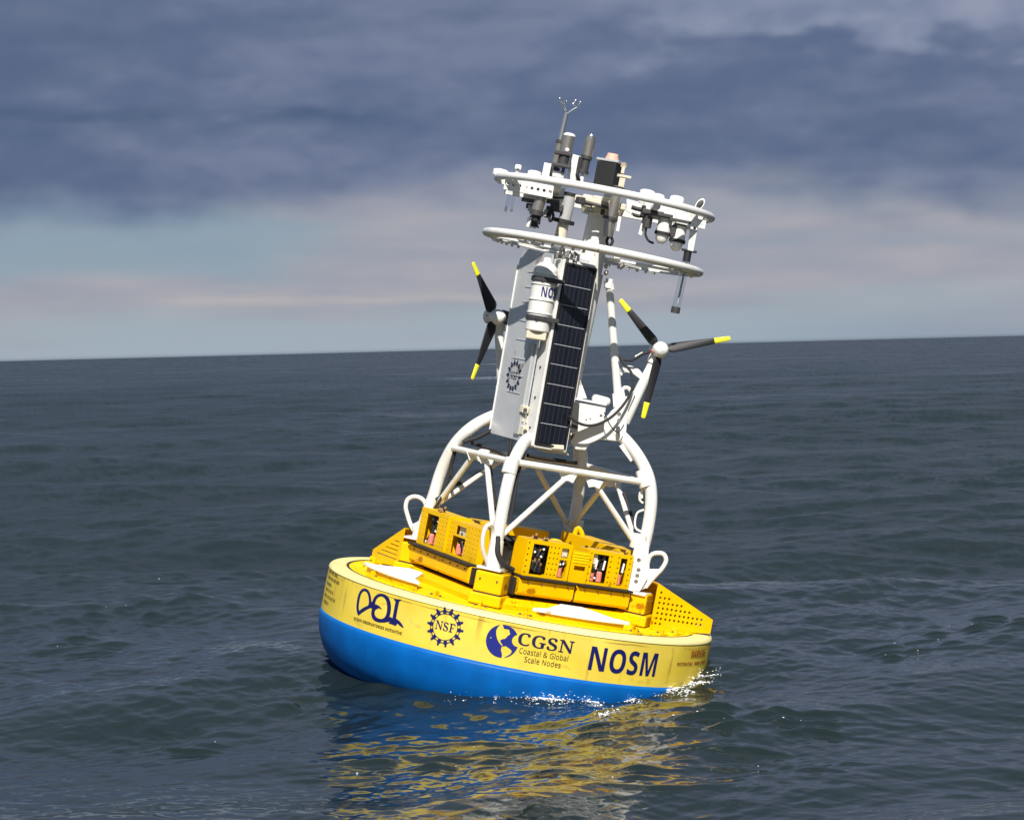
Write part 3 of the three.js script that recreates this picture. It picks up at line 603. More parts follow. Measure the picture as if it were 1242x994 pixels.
// black cables along the legs
const cable = (pts, r = 0.009) => obj('cable', tube(path(pts), r, 48, 8), M.rubber, buoy);
cable([[572, 537, -.2], [600, 546, -.1], [617, 552, .2], [620, 533, .2]], 0.012);
cable([[561, 536, -.1], [580, 530, -.1], [600, 519, -.1]], 0.014);
cable([[528, 606, -.19], [545, 590, -.3], [565, 583, -.35], [590, 568, -.4], [602, 559, -.42]], 0.014);
cable([[523, 622, -.18], [537, 600, -.16], [545, 575, -.16], [551, 550, -.16]], 0.010);
cable([[549, 582, -.16], [547, 566, -.16], [552, 546, -.14]], 0.014);
cable([[592, 562, .22], [596, 590, .4], [600, 618, .6]], 0.022);
cable([[619, 631, .7], [624, 600, .68], [628, 575, .64], [637, 545, .5]], 0.012);
cable([[604, 650, .80], [604, 672, .82], [611, 684, .80], [622, 691, .74]], 0.02);
cable([[640, 552, .4], [660, 556, .3], [690, 560, .1], [706, 562, -.3]], 0.014);
cable([[757, 598, -.1], [765, 625, .0], [770, 648, .1]], 0.016);
cable([[612, 655, .5], [622, 664, .3], [640, 665, .1], [652, 672, 0]], 0.012);
cable([[614, 648, .4], [628, 658, .2], [637, 655, .0]], 0.007);
cable([[596, 655, .1], [583, 649, .0], [577, 642, .0]], 0.016);

// ---------------------------------------------------------------- mast, head structure
const C1 = P(719, 306, 0), C2 = P(733, 240, 0), CB = P(679, 498, 0);
obj('mast_column', [rod(CB, P(714, 330, 0), 0.105, 0.105, 32), rod(P(714, 330, 0), C2, 0.092, 0.086, 32)], M.white, buoy, { join: true, label: 'white central mast tube' });
obj('mast_base', [lathe([[0.0, -0.05], [0.13, -0.05], [0.13, 0.05], [0.118, 0.16], [0.106, 0.24]], CB.clone().add(V(0, -0.13, 0)), 28), rod(P(703, 566, -.1), P(705, 530, -.1), 0.05)], M.white, buoy);
obj('mast_gusset', plateP([[696, 455], [701, 452], [712, 483], [692, 483]], .12, 0.014), M.white, buoy);
{
  const g = grp('bracket_box', buoy, 'open white bracket box right of the solar panel');
  obj('top_plate', box(P(712, 486, .12), 0.27, 0.014, 0.24, 0, 0.004), M.white, g);
  obj('side_plate', plateP([[696, 488], [735, 492], [733, 510], [700, 524], [692, 528]], .22, 0.012, [[711, 509, 1.5], [716, 508, 1.5], [729, 504, 2.2]]), M.white, g);
  obj('inner_plate', plateP([[692, 486], [703, 488], [701, 520], [694, 526]], .26, 0.012), M.dark, g);
  obj('lower_plate', plateP([[698, 524], [712, 516], [735, 506], [757, 482], [771, 477], [762, 498], [759, 530], [749, 535], [728, 533], [716, 538], [710, 546], [698, 545], [692, 536]], .13, 0.10, [], 0.008), M.white, g);
  obj('rounded_housing', [box(P(729, 485, .1), 0.13, 0.06, 0.16, 0, 0.028, rad(-4))], M.white, g);
  obj('round_fitting', [rod(P(751, 502, .24), P(751, 502, .27), k(2.6), k(2.6)), rod(P(751, 510, .24), P(751, 510, .27), k(2.6), k(2.6))], M.steel, g);
}
obj('support_strut', [rod(P(739, 345, .05), P(750, 486, .05), 0.026, 0.03, 16), rod(P(738, 340, .05), P(741, 352, .05), 0.034, 0.028), box(P(738, 344, .05), 0.05, 0.07, 0.07, 0, 0.008)], M.white, buoy, { join: true, label: 'white strut from lower ring to right bracket' });
obj('strut_foot', [plateP([[743, 478], [757, 473], [760, 490], [744, 494]], .10, 0.09), tube(path([[752, 476, .08], [758, 470, .08], [764, 472, .08], [766, 482, .08]]), 0.014, 20, 8)], M.white, buoy);
obj('curved_arm', [tube(path([[752, 449, .05], [762, 446, .05], [773, 450, .05], [780, 460, .05]]), 0.018, 24, 10), plateP([[752, 452], [760, 446], [772, 449], [781, 459], [777, 460], [768, 453], [759, 451], [753, 456]], .07, 0.03, [[766, 449.5, 1.1], [775, 454, 1.1]])], M.white, buoy);
// fat bracket under the left plate
obj('head_bracket', [plateP([[630, 506], [648, 500], [684, 540], [690, 552], [660, 548], [641, 540]], .14, 0.2), box(P(640, 520, .2), 0.12, 0.09, 0.16, B_L, 0.01), plateP([[640, 536], [684, 540], [684, 545], [640, 542]], .32, 0.1)], M.cream, buoy);
obj('clamp', [box(P(636, 496, .3), 0.05, 0.05, 0.05, B_L, 0.006), box(P(636, 522, .3), 0.05, 0.06, 0.05, B_L, 0.006), box(P(637, 508, .28), 0.03, 0.05, 0.05, B_L, 0.006)], M.cream, buoy);
obj('bolt', [rod(P(637, 497, .33), P(637, 497, .35), 0.014), rod(P(637, 523, .33), P(637, 523, .35), 0.014), rod(P(697, 557, .2), P(697, 557, .23), 0.012)], M.dark, buoy);

// solar panel: faces right of the camera, thick white edge box on its left
{
  const g = grp('solar_panel', buoy, 'tall narrow dark solar panel in a white frame'), b = B_R;
  const tl = P(692, 321, .33), bl = P(647, 537, .40), tr = P(723, 329, .22), br = P(682, 540, .28);
  const c = tl.clone().add(bl).add(tr).add(br).multiplyScalar(0.25);
  const across = V(Math.cos(b), 0, -Math.sin(b)), nrm = V(Math.sin(b), 0, Math.cos(b));
  const up = tl.clone().add(tr).sub(bl).sub(br).normalize();
  const Hh = (tl.distanceTo(bl) + tr.distanceTo(br)) / 2, W = 0.222;
  nrm.crossVectors(across, up).normalize(); up.crossVectors(nrm, across).normalize();
  const m = new THREE.Matrix4().makeBasis(across, up, nrm).setPosition(c);
  const put = (geo) => geo.applyMatrix4(m);
  obj('panel_back', put(new RoundedBoxGeometry(W + 0.022, Hh + 0.02, 0.03, 2, 0.004).translate(0, 0, -0.022)), M.black, g);
  const fr = poly([[-W / 2 - 0.012, -Hh / 2 - 0.012], [W / 2 + 0.012, -Hh / 2 - 0.012], [W / 2 + 0.012, Hh / 2 + 0.012], [-W / 2 - 0.012, Hh / 2 + 0.012]]); slot(fr, -W / 2, -Hh / 2, W / 2, Hh / 2);
  obj('panel_frame', put(ext(fr, 0.012, 0).translate(0, 0, -0.006)), M.black, g);
  obj('side_rail', [put(new RoundedBoxGeometry(0.02, Hh + 0.06, 0.13, 2, 0.005).translate(-W / 2 - 0.024, 0, -0.064))], M.white, g, { label: 'white rail down the left edge of the panel' });
  obj('end_rail', [put(new RoundedBoxGeometry(W + 0.03, 0.022, 0.12, 2, 0.005).translate(0, Hh / 2 + 0.026, -0.066)), put(new RoundedBoxGeometry(W + 0.05, 0.02, 0.12, 2, 0.005).translate(0, -Hh / 2 - 0.026, -0.066))], M.white, g);
  obj('side_rail', put(new RoundedBoxGeometry(0.016, Hh + 0.06, 0.11, 2, 0.005).translate(W / 2 + 0.024, 0, -0.066)), M.white, g);
  const nr = 9, nc = 2, cw = W / nc, ch = Hh / nr;
  for (let r = 0; r < nr; r++) for (let q = 0; q < nc; q++) obj('solar_cell', put(new THREE.BoxGeometry(cw - 0.004, ch - 0.007, 0.006).translate((q + 0.5) * cw - W / 2, (r + 0.5) * ch - Hh / 2, -0.004)), M.cell, g);
  const lines = [];
  for (let r = 1; r < nr; r++) lines.push(put(new THREE.BoxGeometry(W - 0.004, 0.0035, 0.002).translate(0, r * ch - Hh / 2, -0.0005)));
  obj('cell_gap', lines, M.cellLine, g);
  const bus = []; for (let q = 0; q < nc * 3; q++) bus.push(put(new THREE.BoxGeometry(0.0014, Hh - 0.01, 0.001).translate((q + 0.5) * W / (nc * 3) - W / 2, 0, -0.0002)));
  obj('busbar', bus, M.busbar, g, { stuff: true });
  const bs = []; for (let i = 0; i < 6; i++) bs.push(put(new THREE.CylinderGeometry(0.008, 0.008, 0.012, 10).rotateZ(Math.PI / 2).translate(-W / 2 - 0.036, (i - 2.5) * 0.21, -0.06)));
  obj('bolt', bs, M.dark, g);
}
// the curved metal vane left of the canister
const vaneC = [];
{
  const g = grp('metal_vane', buoy, 'tall pale metal plate with a round emblem left of the canister');
  const tb = P(614, 530, .10), axis = P(653, 303, .10).sub(tb), Lh = axis.length(); axis.normalize();
  const t = V(Math.sin(rad(28.7)) * 1, 0, Math.cos(rad(28.7))), n = t.clone().cross(axis).normalize(); if (n.z < 0) n.negate();
  const W0 = 0.46, sh = new THREE.Shape(), x0 = -W0 / 2, x1 = W0 / 2, rr = 0.12;
  sh.moveTo(x0 + 0.03, 0); sh.lineTo(x1, 0); sh.lineTo(x1, Lh - 0.02); sh.lineTo(x0 + rr, Lh); sh.quadraticCurveTo(x0, Lh, x0, Lh - rr); sh.lineTo(x0, 0.03); sh.quadraticCurveTo(x0, 0, x0 + 0.03, 0);
  const m = new THREE.Matrix4().makeBasis(t, axis, n).setPosition(tb);
  if (m.determinant() < 0) m.makeBasis(t.clone().negate(), axis, n).setPosition(tb);
  obj('plate', ext(sh, 0.008, 0.002, 10).applyMatrix4(m), M.alu, g);
  obj('plate_edge', [new RoundedBoxGeometry(0.012, Lh - 0.14, 0.022, 2, 0.004).translate(x0 - 0.004, Lh / 2 - 0.05, 0.0062).applyMatrix4(m)], M.white, g);
  const e = new THREE.PlaneGeometry(0.22, 0.24).translate(-0.02, 0.43, 0.0135).applyMatrix4(m);
  obj('emblem', e, inkMat(canvasTex(256, 256, (x) => gearEmblem(x, 128, 128, 0.98, '#14183c'))), g, { keepUV: true });
  obj('fold', new RoundedBoxGeometry(0.075, Lh * 0.48, 0.02, 2, 0.006).translate(x1 - 0.06, Lh * 0.27, 0.018).applyMatrix4(m), M.grey, g);
  const ws = []; for (const q of [0.24, 0.33, 0.42, 0.52, 0.62, 0.72, 0.8, 0.88]) ws.push(new RoundedBoxGeometry(W0 * 0.55, 0.006, 0.006, 1, 0.002).translate(0.05, Lh * q, 0.012).applyMatrix4(m));
  obj('seam', ws, M.alu, g);
}
// canister
{
  const g = grp('canister', buoy, 'white banded cylinder with dark blue letters between vane and solar panel');
  const a = P(651, 402, .36), b = P(664, 317, .36), ax = b.clone().sub(a), L = ax.length(), q = new THREE.Quaternion().setFromUnitVectors(UP, ax.clone().normalize()), r = 0.084;
  const at = (geo, y) => geo.translate(0, y, 0).applyQuaternion(q).translate(a.x, a.y, a.z);
  const L2 = (prof) => new THREE.LatheGeometry(prof.map(([x, y]) => new THREE.Vector2(x, y)), 36);
  obj('body', at(L2([[0, 0], [r * 0.9, 0], [r, 0.012], [r, L * 0.86], [r * 0.93, L * 0.91], [r * 0.6, L * 0.97], [r * 0.34, L * 0.985], [r * 0.3, L * 1.05], [0, L * 1.06]]), 0), M.white, g);
  obj('band', [0.26, 0.45, 0.67, 0.82].map((y) => at(L2([[r, -0.006], [r + 0.006, -0.004], [r + 0.006, 0.004], [r, 0.006]]), L * y)), M.white, g);
  obj('strap', [0.19, 0.74].map((y) => at(L2([[r, -0.018], [r + 0.008, -0.016], [r + 0.008, 0.016], [r, 0.018]]), L * y)), M.dark, g);
  obj('strap_bar', [0.19, 0.74].map((y) => at(new RoundedBoxGeometry(0.17, 0.03, 0.03, 2, 0.004).rotateY(rad(20)).translate(0.055, 0, 0.06), L * y)), M.dark, g);
  obj('foot_block', at(new RoundedBoxGeometry(0.14, 0.055, 0.11, 2, 0.01), -0.028), M.cream, g);
  const pc = new THREE.CylinderGeometry(r + 0.003, r + 0.003, 0.13, 20, 1, true, -0.22, 2.1);
  obj('lettering', at(pc, L * 0.56), inkMat(canvasTex(256, 160, (x) => { x.fillStyle = '#141c66'; fit(x, 'NOSM', 140, 118, 270, 'bold $px sans-serif', 118); })), g, { keepUV: true });
}

// ---------------------------------------------------------------- discs
const RD = k(136);
obj('lower_ring', new THREE.TorusGeometry(RD - 0.024, 0.026, 14, 120).rotateX(Math.PI / 2).translate(C1.x, C1.y, C1.z), M.white, buoy, { label: 'white tube of the lower ring' });
obj('lower_flange', lathe([[RD - 0.10, -0.012], [RD - 0.03, -0.012], [RD - 0.03, -0.002], [RD - 0.10, -0.002], [RD - 0.10, -0.012]], C1.clone().add(V(0, -0.016, 0)), 96), M.white, buoy, { label: 'flat white band inside the lower ring' });
{
  const g = [], arms = [];
  for (let i = 0; i < 60; i++) { if (i % 15 > 6) continue; const a = i / 60 * 6.283 + 2.4, c = C1.clone().add(V((RD - 0.08) * Math.sin(a), -0.038, (RD - 0.08) * Math.cos(a))); g.push(new THREE.SphereGeometry(0.012, 10, 8).translate(c.x, c.y, c.z)); }
  obj('stud', g, M.whiteClean, buoy, { stuff: true, label: 'small white studs under the lower ring' });
  for (const a of [1.5, 2.6, 3.6, 4.85]) { arms.push(box(C1.clone().add(V(0.40 * Math.sin(a), -0.022, 0.40 * Math.cos(a))), 0.05, 0.018, 0.64, a, 0.004)); }
  for (const a of arms) obj('ring_spoke', a, M.white, buoy);
}
obj('upper_ring', new THREE.TorusGeometry(RD - 0.024, 0.026, 14, 120).rotateX(Math.PI / 2).translate(C2.x, C2.y, C2.z), M.white, buoy, { label: 'white tube ring carrying the instruments' });
function beam(a, b, h, d, nh) {                                // perforated channel between two points of the ring plane
  const dir = b.clone().sub(a), L = dir.length(), s = poly([[0, -h / 2], [L, -h / 2], [L, h / 2], [0, h / 2]]);
  for (let i = 0; i < nh; i++) hole(s, (i + 0.5) * L / nh, 0, 0.011);
  const w = ext(s, 0.008, 0, 8); const t1 = new RoundedBoxGeometry(L, 0.01, d, 1, 0.003).translate(L / 2, h / 2 - 0.005, -d / 2), t2 = new RoundedBoxGeometry(L, 0.01, d, 1, 0.003).translate(L / 2, -h / 2 + 0.005, -d / 2);
  const m = new THREE.Matrix4().makeBasis(dir.normalize(), UP, dir.clone().cross(UP)).setPosition(a);
  return [w, t1, t2].map((g) => clean(g).applyMatrix4(m));
}
const ringPt = (x, z, dy = 0) => C2.clone().add(V(x, dy, z));
for (const [a, b] of [[ringPt(-0.70, 0.30, -0.05), ringPt(-0.36, 0.30, -0.05)], [ringPt(0.2, 0.24, -0.05), ringPt(0.70, 0.24, -0.05)], [ringPt(-0.70, -0.3, -0.04), ringPt(0.70, -0.3, -0.04)]]) obj('mounting_beam', beam(a, b, 0.085, 0.06, 8), M.white, buoy, { join: true });
for (const x of [-0.62, -0.34, 0.0, 0.34, 0.62]) { const q = Math.sqrt(0.72 * 0.72 - x * x); obj('cross_beam', box(ringPt(x, 0, -0.03), 0.05, 0.03, 2 * q, 0, 0.005), M.white, buoy); }
obj('mast_cap', [rod(P(729, 262, 0), P(733, 243, 0), 0.14, 0.16, 28), box(P(728, 246, .22), 0.36, 0.045, 0.08, 0, 0.01), box(P(712, 244, .2), 0.07, 0.09, 0.08, 0, 0.01), box(P(742, 251, .2), 0.06, 0.08, 0.06, 0, 0.01)], M.cream, buoy, { label: 'cream clamp block at the mast top' });
obj('clamp', [box(P(704, 243, .28), 0.05, 0.05, 0.07, 0.4, 0.01), rod(P(703, 243, .28), P(738, 252, .28), 0.012), box(P(716, 254, .24), 0.04, 0.03, 0.05, 0, 0.006), box(P(731, 257, .24), 0.03, 0.04, 0.05, 0, 0.006)], M.dark, buoy);

// ---------------------------------------------------------------- instruments, each a part with its pieces
const cyl = (a, b, z, rpx, rpx2 = rpx, seg = 22) => rod(P(a[0], a[1], z), P(b[0], b[1], z), k(rpx), k(rpx2), seg);
{ const g = grp('sonic_anemometer', buoy, 'tall steel rod topped by a wire fork'), z = .1;
  obj('shaft', cyl([678, 176], [687, 137], z, 3.2, 2.9), M.brightSteel, g);
  obj('housing', cyl([672, 206], [680, 171], z, 5, 5), M.steel, g);
  obj('collar', [cyl([671, 214], [673, 203], z, 6.5), cyl([679.5, 174], [680.5, 170], z, 5.6)], M.dark, g);
  const w = (...p) => tube(p.map(([x, y, q]) => P(x, y, z + q)), 0.006, 20, 8);
  obj('fork', [w([687, 138, 0], [686, 134, 0], [684.5, 127, 0]), w([688, 138, 0], [693, 134, 0], [700, 130, 0])], M.brightSteel, g);
  const u = (...p) => tube(p.map(([x, y, q]) => P(x, y, z + q)), 0.004, 20, 6);
  obj('prong', [u([684.5, 127, 0], [681, 123, .05], [679, 120, .07]), u([684.5, 127, 0], [685, 122, -.04], [687, 123, -.08]), u([700, 130, 0], [702, 127, .05], [704, 124, .05]), u([700, 130, 0], [695, 127, -.05], [698, 122, -.06]), u([686, 134, 0], [682, 130, .06], [679, 120, .07])], M.brightSteel, g);
  obj('transducer', [[679, 119.5, .07], [687, 123, -.08], [704, 124, .05], [698, 122, -.06]].map(([x, y, q]) => new THREE.SphereGeometry(0.010, 10, 8).translate(...P(x, y, z + q).toArray())), M.brightSteel, g); }
{ const g = grp('dome_sensor', buoy, 'grey cylinder with white domed top'), z = .25;
  obj('body', cyl([686, 184], [690.5, 164], z, 7), M.steel, g);
  obj('dome', lathe([[k(7.3), 0], [k(7.3), 0.008], [k(5.8), 0.017], [k(3), 0.022], [0, 0.023]], P(690.6, 165, z), 24), M.whiteClean, g);
  obj('clamp', [cyl([682, 203], [685.5, 184], z, 6.5), box(P(683, 186, z), 0.12, 0.025, 0.1, 0, 0.004), box(P(681, 201, z), 0.13, 0.02, 0.1, 0, 0.004), cyl([682, 211], [684, 202], z, 2)], M.dark, g);
  obj('cap', new THREE.SphereGeometry(0.016, 12, 8).translate(...P(688, 182, z + .045).toArray()), M.whiteClean, g); }
{ const g = grp('cylinder_sensor', buoy, 'narrow grey cylinder with stepped cap'), z = .2;
  obj('body', cyl([712, 189], [716.5, 168], z, 6.3), M.steel, g);
  obj('cap', [cyl([716.3, 169], [717.2, 165], z, 5), cyl([717.2, 165.5], [717.8, 163], z, 3.4, 2.4)], M.brightSteel, g);
  obj('lower_housing', [cyl([708, 207], [711.5, 192], z, 5.2), cyl([711, 193], [712, 189], z, 6.8), cyl([706.5, 209.5], [708, 206], z, 7)], M.dark, g);
  obj('bracket', box(P(703, 199, z), 0.03, 0.1, 0.05, 0, 0.004), M.black, g);
  obj('post', cyl([704.5, 222], [708, 208], z, 2.6), M.whiteClean, g);
  obj('cable', tube(path([[703, 205, z], [700, 212, z + .05], [703, 220, z]]), 0.012, 20, 8), M.rubber, g); }
obj('perforated_bracket', [plateP([[692, 186], [703, 189], [697, 222], [688, 219]], .18, 0.012, [0, 1, 2, 3, 4].flatMap((i) => [[695.5 - i * 1.3, 192 + i * 6, 0.9], [699.5 - i * 1.3, 193 + i * 6, 0.9]])), plateP([[703, 189], [705, 190], [699, 222], [697, 222]], .18, 0.06)], M.white, buoy);
obj('white_box', [box(P(663, 206, .15), k(9), k(16), 0.06, 0, 0.004), box(P(677, 212, .2), k(14), k(8), 0.1, 0, 0.008)], M.white, buoy);
{ const g = grp('small_sensor', buoy, 'small white sensor on a stub'), z = .1;
  obj('head', box(P(628.5, 203, z), k(8), k(7), k(8), 0, 0.012), M.whiteClean, g); obj('stub', cyl([627, 211], [628.5, 205], z, 3), M.grey, g);  obj('eye', box(P(628.3, 205, z + k(4)), k(3.5), k(1.6), 0.004, 0, 0.002), M.black, g); }
{ const dome = (x, y, z, r, h, lab) => obj('white_dome', lathe([[k(r), -k(h)], [k(r), -k(h * 0.35)], [k(r * 0.93), -k(h * 0.1)], [k(r * 0.6), 0], [0, k(0.6)]], P(x, y, z), 26), M.whiteClean, buoy, lab ? { label: lab } : {});
  dome(608, 205, 0, 9.5, 8); dome(649, 207, .2, 8.5, 10);
  dome(786, 230, .1, 9.5, 13, 'stepped white dome right of the black box'); dome(799, 235, .12, 8, 11); dome(822, 237.5, .1, 9, 16, 'upright white cap near the right end of the ring'); dome(812, 243, .05, 6, 8);
  obj('dome_base', [box(P(784, 244, .12), k(20), k(9), 0.16, 0, 0.02), box(P(806, 248, .12), k(24), k(8), 0.16, 0, 0.02), box(P(822, 256, .1), k(20), k(8), 0.16, 0, 0.02)], M.white, buoy); }
{ const g = grp('lidded_box', buoy, 'black box with a round copper coloured lid'), z = .05, c = P(738, 213, z);
  obj('body', box(c, k(25), k(30), 0.15, rad(-24), 0.006), M.black, g);
  obj('top_plate', box(P(742, 196, z), k(29), k(3), 0.17, rad(-24), 0.004), M.grey, g);
  obj('lid', lathe([[k(8.5), -0.01], [k(8.2), 0.02], [k(6.8), 0.033], [k(6.4), 0.05], [0, 0.052]], P(742, 195, z), 24), M.copper, g); }
obj('white_bracket', [box(P(756, 204, .2), k(4), k(13), 0.05, 0, 0.003), box(P(757, 214, .2), k(17), k(3), 0.06, 0, 0.003), box(P(754, 222, .2), k(7), k(12), 0.05, 0, 0.004), cyl([756, 203], [757.5, 199], .2, 3.6)], M.cream, buoy);
{ const g = grp('rain_tube', buoy, 'clear hanging tubes under a black cap at the left'), z = .12;
  obj('cap', [cyl([622, 231], [624, 222], z, 4.4), box(P(624, 223, z), k(18), k(3), 0.06, 0, 0.004)], M.black, g);
  obj('tube', [cyl([613.5, 255], [619.5, 230], z, 2.2), cyl([620, 256], [624, 231], z, 2.0)], M.clear, g);
  obj('tip', [cyl([612.8, 257], [614, 250], z, 1.2), cyl([619.8, 257], [620.4, 254], z, 1.2)], M.whiteClean, g); }
obj('white_panel', [plateP([[604, 214], [622, 218], [620, 226], [604, 222]], .05, 0.03), plateP([[630, 219], [655, 224], [653, 236], [632, 232]], .12, 0.03, [[637, 224, 1.2], [644, 226, 1.2], [637, 229, 1.1], [644, 231, 1.1], [651, 232, 1.2]]), plateP([[636, 230], [653, 234], [652, 246], [634, 240]], .05, 0.05), plateP([[668, 226], [686, 228], [683, 244], [668, 240]], .08, 0.1)], M.white, buoy);
{ const g = grp('pipe_sensor', buoy, 'brown grey steel pipe with a collar hanging under the ring'), z = .24;
  obj('body', cyl([651, 256], [660, 227], z, 7), M.steel, g);
  obj('collar', [cyl([650, 261], [651.5, 255], z, 8.5), cyl([659, 231], [660.5, 225], z, 8)], M.dark, g);
  obj('tip', [cyl([648, 275], [650, 260], z, 4.5), cyl([652.5, 272], [654, 260], z, 2.6)], M.black, g);
  obj('ring', tube(path([[652, 262, z], [650, 270, z + .04], [653, 276, z]]), 0.006, 20, 8), M.rubber, g); }
{ const g = grp('clamp_block', buoy, 'dark clamps and plugs under the left of the ring');
  obj('plate', [box(P(641, 243, .12), k(17), k(4), 0.1, 0, 0.004), box(P(643, 250, .10), k(10), k(6), 0.08, 0, 0.006)], M.dark, g);
  obj('block', [box(P(672, 245, .11), k(19), k(5), 0.1, 0, 0.006), box(P(675, 252, .11), k(16), k(9), 0.1, 0, 0.008), cyl([664, 264], [667, 250], .14, 4)], M.dark, g);
  obj('cable', [tube(path([[669, 252, .18], [671, 264, .2], [667, 268, .18], [666, 258, .18]]), 0.01, 24, 8), tube(path([[676, 222, .08], [670, 228, .14], [668, 238, .14]]), 0.008, 20, 8), tube(path([[657, 236, .08], [680, 240, .08], [690, 238, .08]]), 0.008, 20, 8)], M.rubber, g);
  obj('fitting', [cyl([661, 262], [662.5, 254], .18, 2), cyl([656, 256], [657.5, 250], .22, 2), cyl([642, 256], [643.5, 249], .18, 2.4)], M.grey, g); }
{ const g = grp('white_cup', buoy, 'white hanging cup under the left of the ring'), z = .1;
  obj('cup', cyl([644, 276], [646.5, 264], z, 6.6, 6.2), M.frosted, g); obj('collar', [cyl([646, 265], [647, 261.5], z, 4), cyl([647, 263], [650, 250], z, 2.4)], M.dark, g); }
{ const g = grp('vent_pipe', buoy, 'grey pipe with black flanges beside the mast'), z = .1;
  obj('pipe', cyl([684.5, 268], [692, 237], z, 7.3), M.grey, g);
  obj('flange', [cyl([683.5, 270.5], [684.5, 266.5], z, 13), cyl([691.5, 238], [692.5, 234], z, 7.8)], M.rubber, g);
  obj('lower_pipe', cyl([679, 290], [683.5, 270], z, 7.4, 6.6), M.cream, g); }
{ const g = grp('pipe_sensor', buoy, 'brown grey steel pipe hanging right of the mast'), z = .3;
  obj('body', [cyl([741, 264], [751, 226], z, 6.6), cyl([737, 287], [740.5, 265], z, 6.2, 7)], M.steel, g);
  obj('collar', [cyl([740, 266.5], [741, 263], z, 9.6), cyl([750, 231], [751, 227], z, 8)], M.dark, g);
  obj('loop', tube(path([[739, 286, z], [736, 292, z], [739, 298, z], [743, 293, z], [741, 286, z]]), 0.010, 24, 8), M.rubber, g);
  obj('side_strip', plateP([[750, 262], [754, 263], [751, 281], [747, 280]], z + .02, 0.02), M.white, g); }
{ const g = grp('hook_clamp', buoy, 'black hooked clamp on a white slanted bar');
  obj('hook', [tube(path([[781, 255, .3], [772, 253, .3], [766, 251, .3]]), k(2.6), 20, 10), tube(path([[781, 262, .3], [774, 262, .3], [768, 260, .3]]), k(2), 20, 10), box(P(780, 256, .3), k(5), k(14), 0.06, 0, 0.008)], M.black, g);
  obj('bar', plateP([[780, 262], [788, 263], [778, 286], [774, 284]], .28, 0.03), M.white, g);
  obj('plate', plateP([[760, 241], [775, 245], [772, 262], [760, 256]], .2, 0.02), M.white, g);
  obj('plug', [cyl([784, 276], [787, 262], .3, 5.4), box(P(792, 258, .3), k(26), k(6), 0.08, 0, 0.006)], M.dark, g);
  obj('cable', tube(path([[784, 276, .3], [783, 284, .3], [787, 292, .3], [793, 295, .3]]), 0.008, 24, 8), M.rubber, g);
  obj('plate', plateP([[782, 244], [822, 254], [820, 266], [794, 262], [783, 258]], .26, 0.03, [[792, 252, 1.3], [797, 254, 1.3], [793, 259, 1.1]]), M.white, g); }
for (const [x, y, lab] of [[806, 268, 'white jar with dark collar, the left one of the pair'], [823.5, 277, 'white jar with dark collar, the right one of the pair']]) {
  const g = grp('jar_sensor', buoy, lab), z = .28;
  obj('jar', cyl([x - 1.8, y + 13], [x + 1.8, y - 3], z, 8.6, 8.4), M.frosted, g);
  obj('collar', [cyl([x - 2.5, y + 17], [x - 1.6, y + 13], z, 10), cyl([x + 1.6, y - 3], [x + 2.6, y - 7], z, 7)], M.rubber, g);
  obj('dome', lathe([[0, -k(11.5)], [k(4), -k(10.8)], [k(6.8), -k(7)], [k(7.8), -k(2)], [k(7.8), 0]], P(x - 2.6, y + 16, z), 24), M.frosted, g);
  obj('stay', cyl([x - 9.5, y + 14], [x - 5.5, y - 6], z, 1), M.dark, g); }
obj('clamp', [box(P(801, 260, .34), k(30), k(4), 0.05, 0, 0.004), box(P(825, 268, .34), k(26), k(4), 0.05, 0, 0.004), box(P(817, 280, .3), k(6), k(14), 0.05, 0, 0.004)], M.dark, buoy);
obj('white_panel', [plateP([[820, 257], [857, 268], [855, 278], [846, 276], [820, 270]], .36, 0.03, [[828, 263, .9], [836, 266, .9], [851, 272, 1.1]])], M.white, buoy);
{ const g = grp('rain_gauge', buoy, 'long clear tube with grey end cap hanging at the right'), z = .30;
  obj('bracket', plateP([[837, 277], [846, 279], [841, 305], [834, 303]], z + .03, 0.02, [[841.5, 283, 1], [840, 290, 1], [838.5, 297, 1]]), M.white, g);
  obj('clamp', [cyl([832.5, 317], [835, 303], z, 4.6), box(P(836, 304, z), k(18), k(2.6), 0.06, 0, 0.004), box(P(844, 270, z + .05), k(3), k(16), 0.02, 0, 0.004)], M.black, g);
  obj('tube', cyl([820, 373], [832.5, 317], z, 4.8), M.clear, g);
  obj('scale_rod', cyl([822, 368], [832.5, 318], z, 1.2), M.grey, g);
  obj('end_cap', cyl([818.8, 379.5], [820.2, 372], z, 5.4), M.dark, g); }
{ const g = grp('oval_lamp', buoy, 'small oval dark lens in a white hoop at the right end'), z = .05, c = P(849, 248, z);
  const hoop = new THREE.TorusGeometry(k(6.4), k(1.2), 10, 30).scale(0.62, 1.12, 1).rotateZ(-0.45).translate(c.x, c.y, c.z), lens = new THREE.SphereGeometry(k(6), 18, 12).scale(0.58, 1.08, 0.3).rotateZ(-0.45).translate(c.x, c.y, c.z);
  obj('hoop', hoop, M.whiteClean, g); obj('lens', lens, M.dark, g); obj('stem', cyl([844, 260], [847, 254], z, 2), M.black, g); }
{ const g = grp('terminal_cluster', buoy, 'grey boxes and plugs under the lower disc');
  obj('terminal', [[680, 304], [684, 310], [689, 307], [693, 313], [697, 309], [676, 309], [701, 314], [688, 316]].map(([x, y], i) => box(P(x, y, .25 + (i % 3) * .05), k(3.4), k(8), 0.05, 0, 0.004)), M.steel, g);
  obj('plug', [[679, 310], [691, 305], [696, 316], [699, 308], [684, 303]].map(([x, y]) => box(P(x, y, .34), k(3), k(3.4), 0.03, 0, 0.004)), M.black, g);
  obj('shelf', plateP([[672, 303], [715, 315], [714, 320], [672, 312]], .2, 0.16), M.alu, g); }
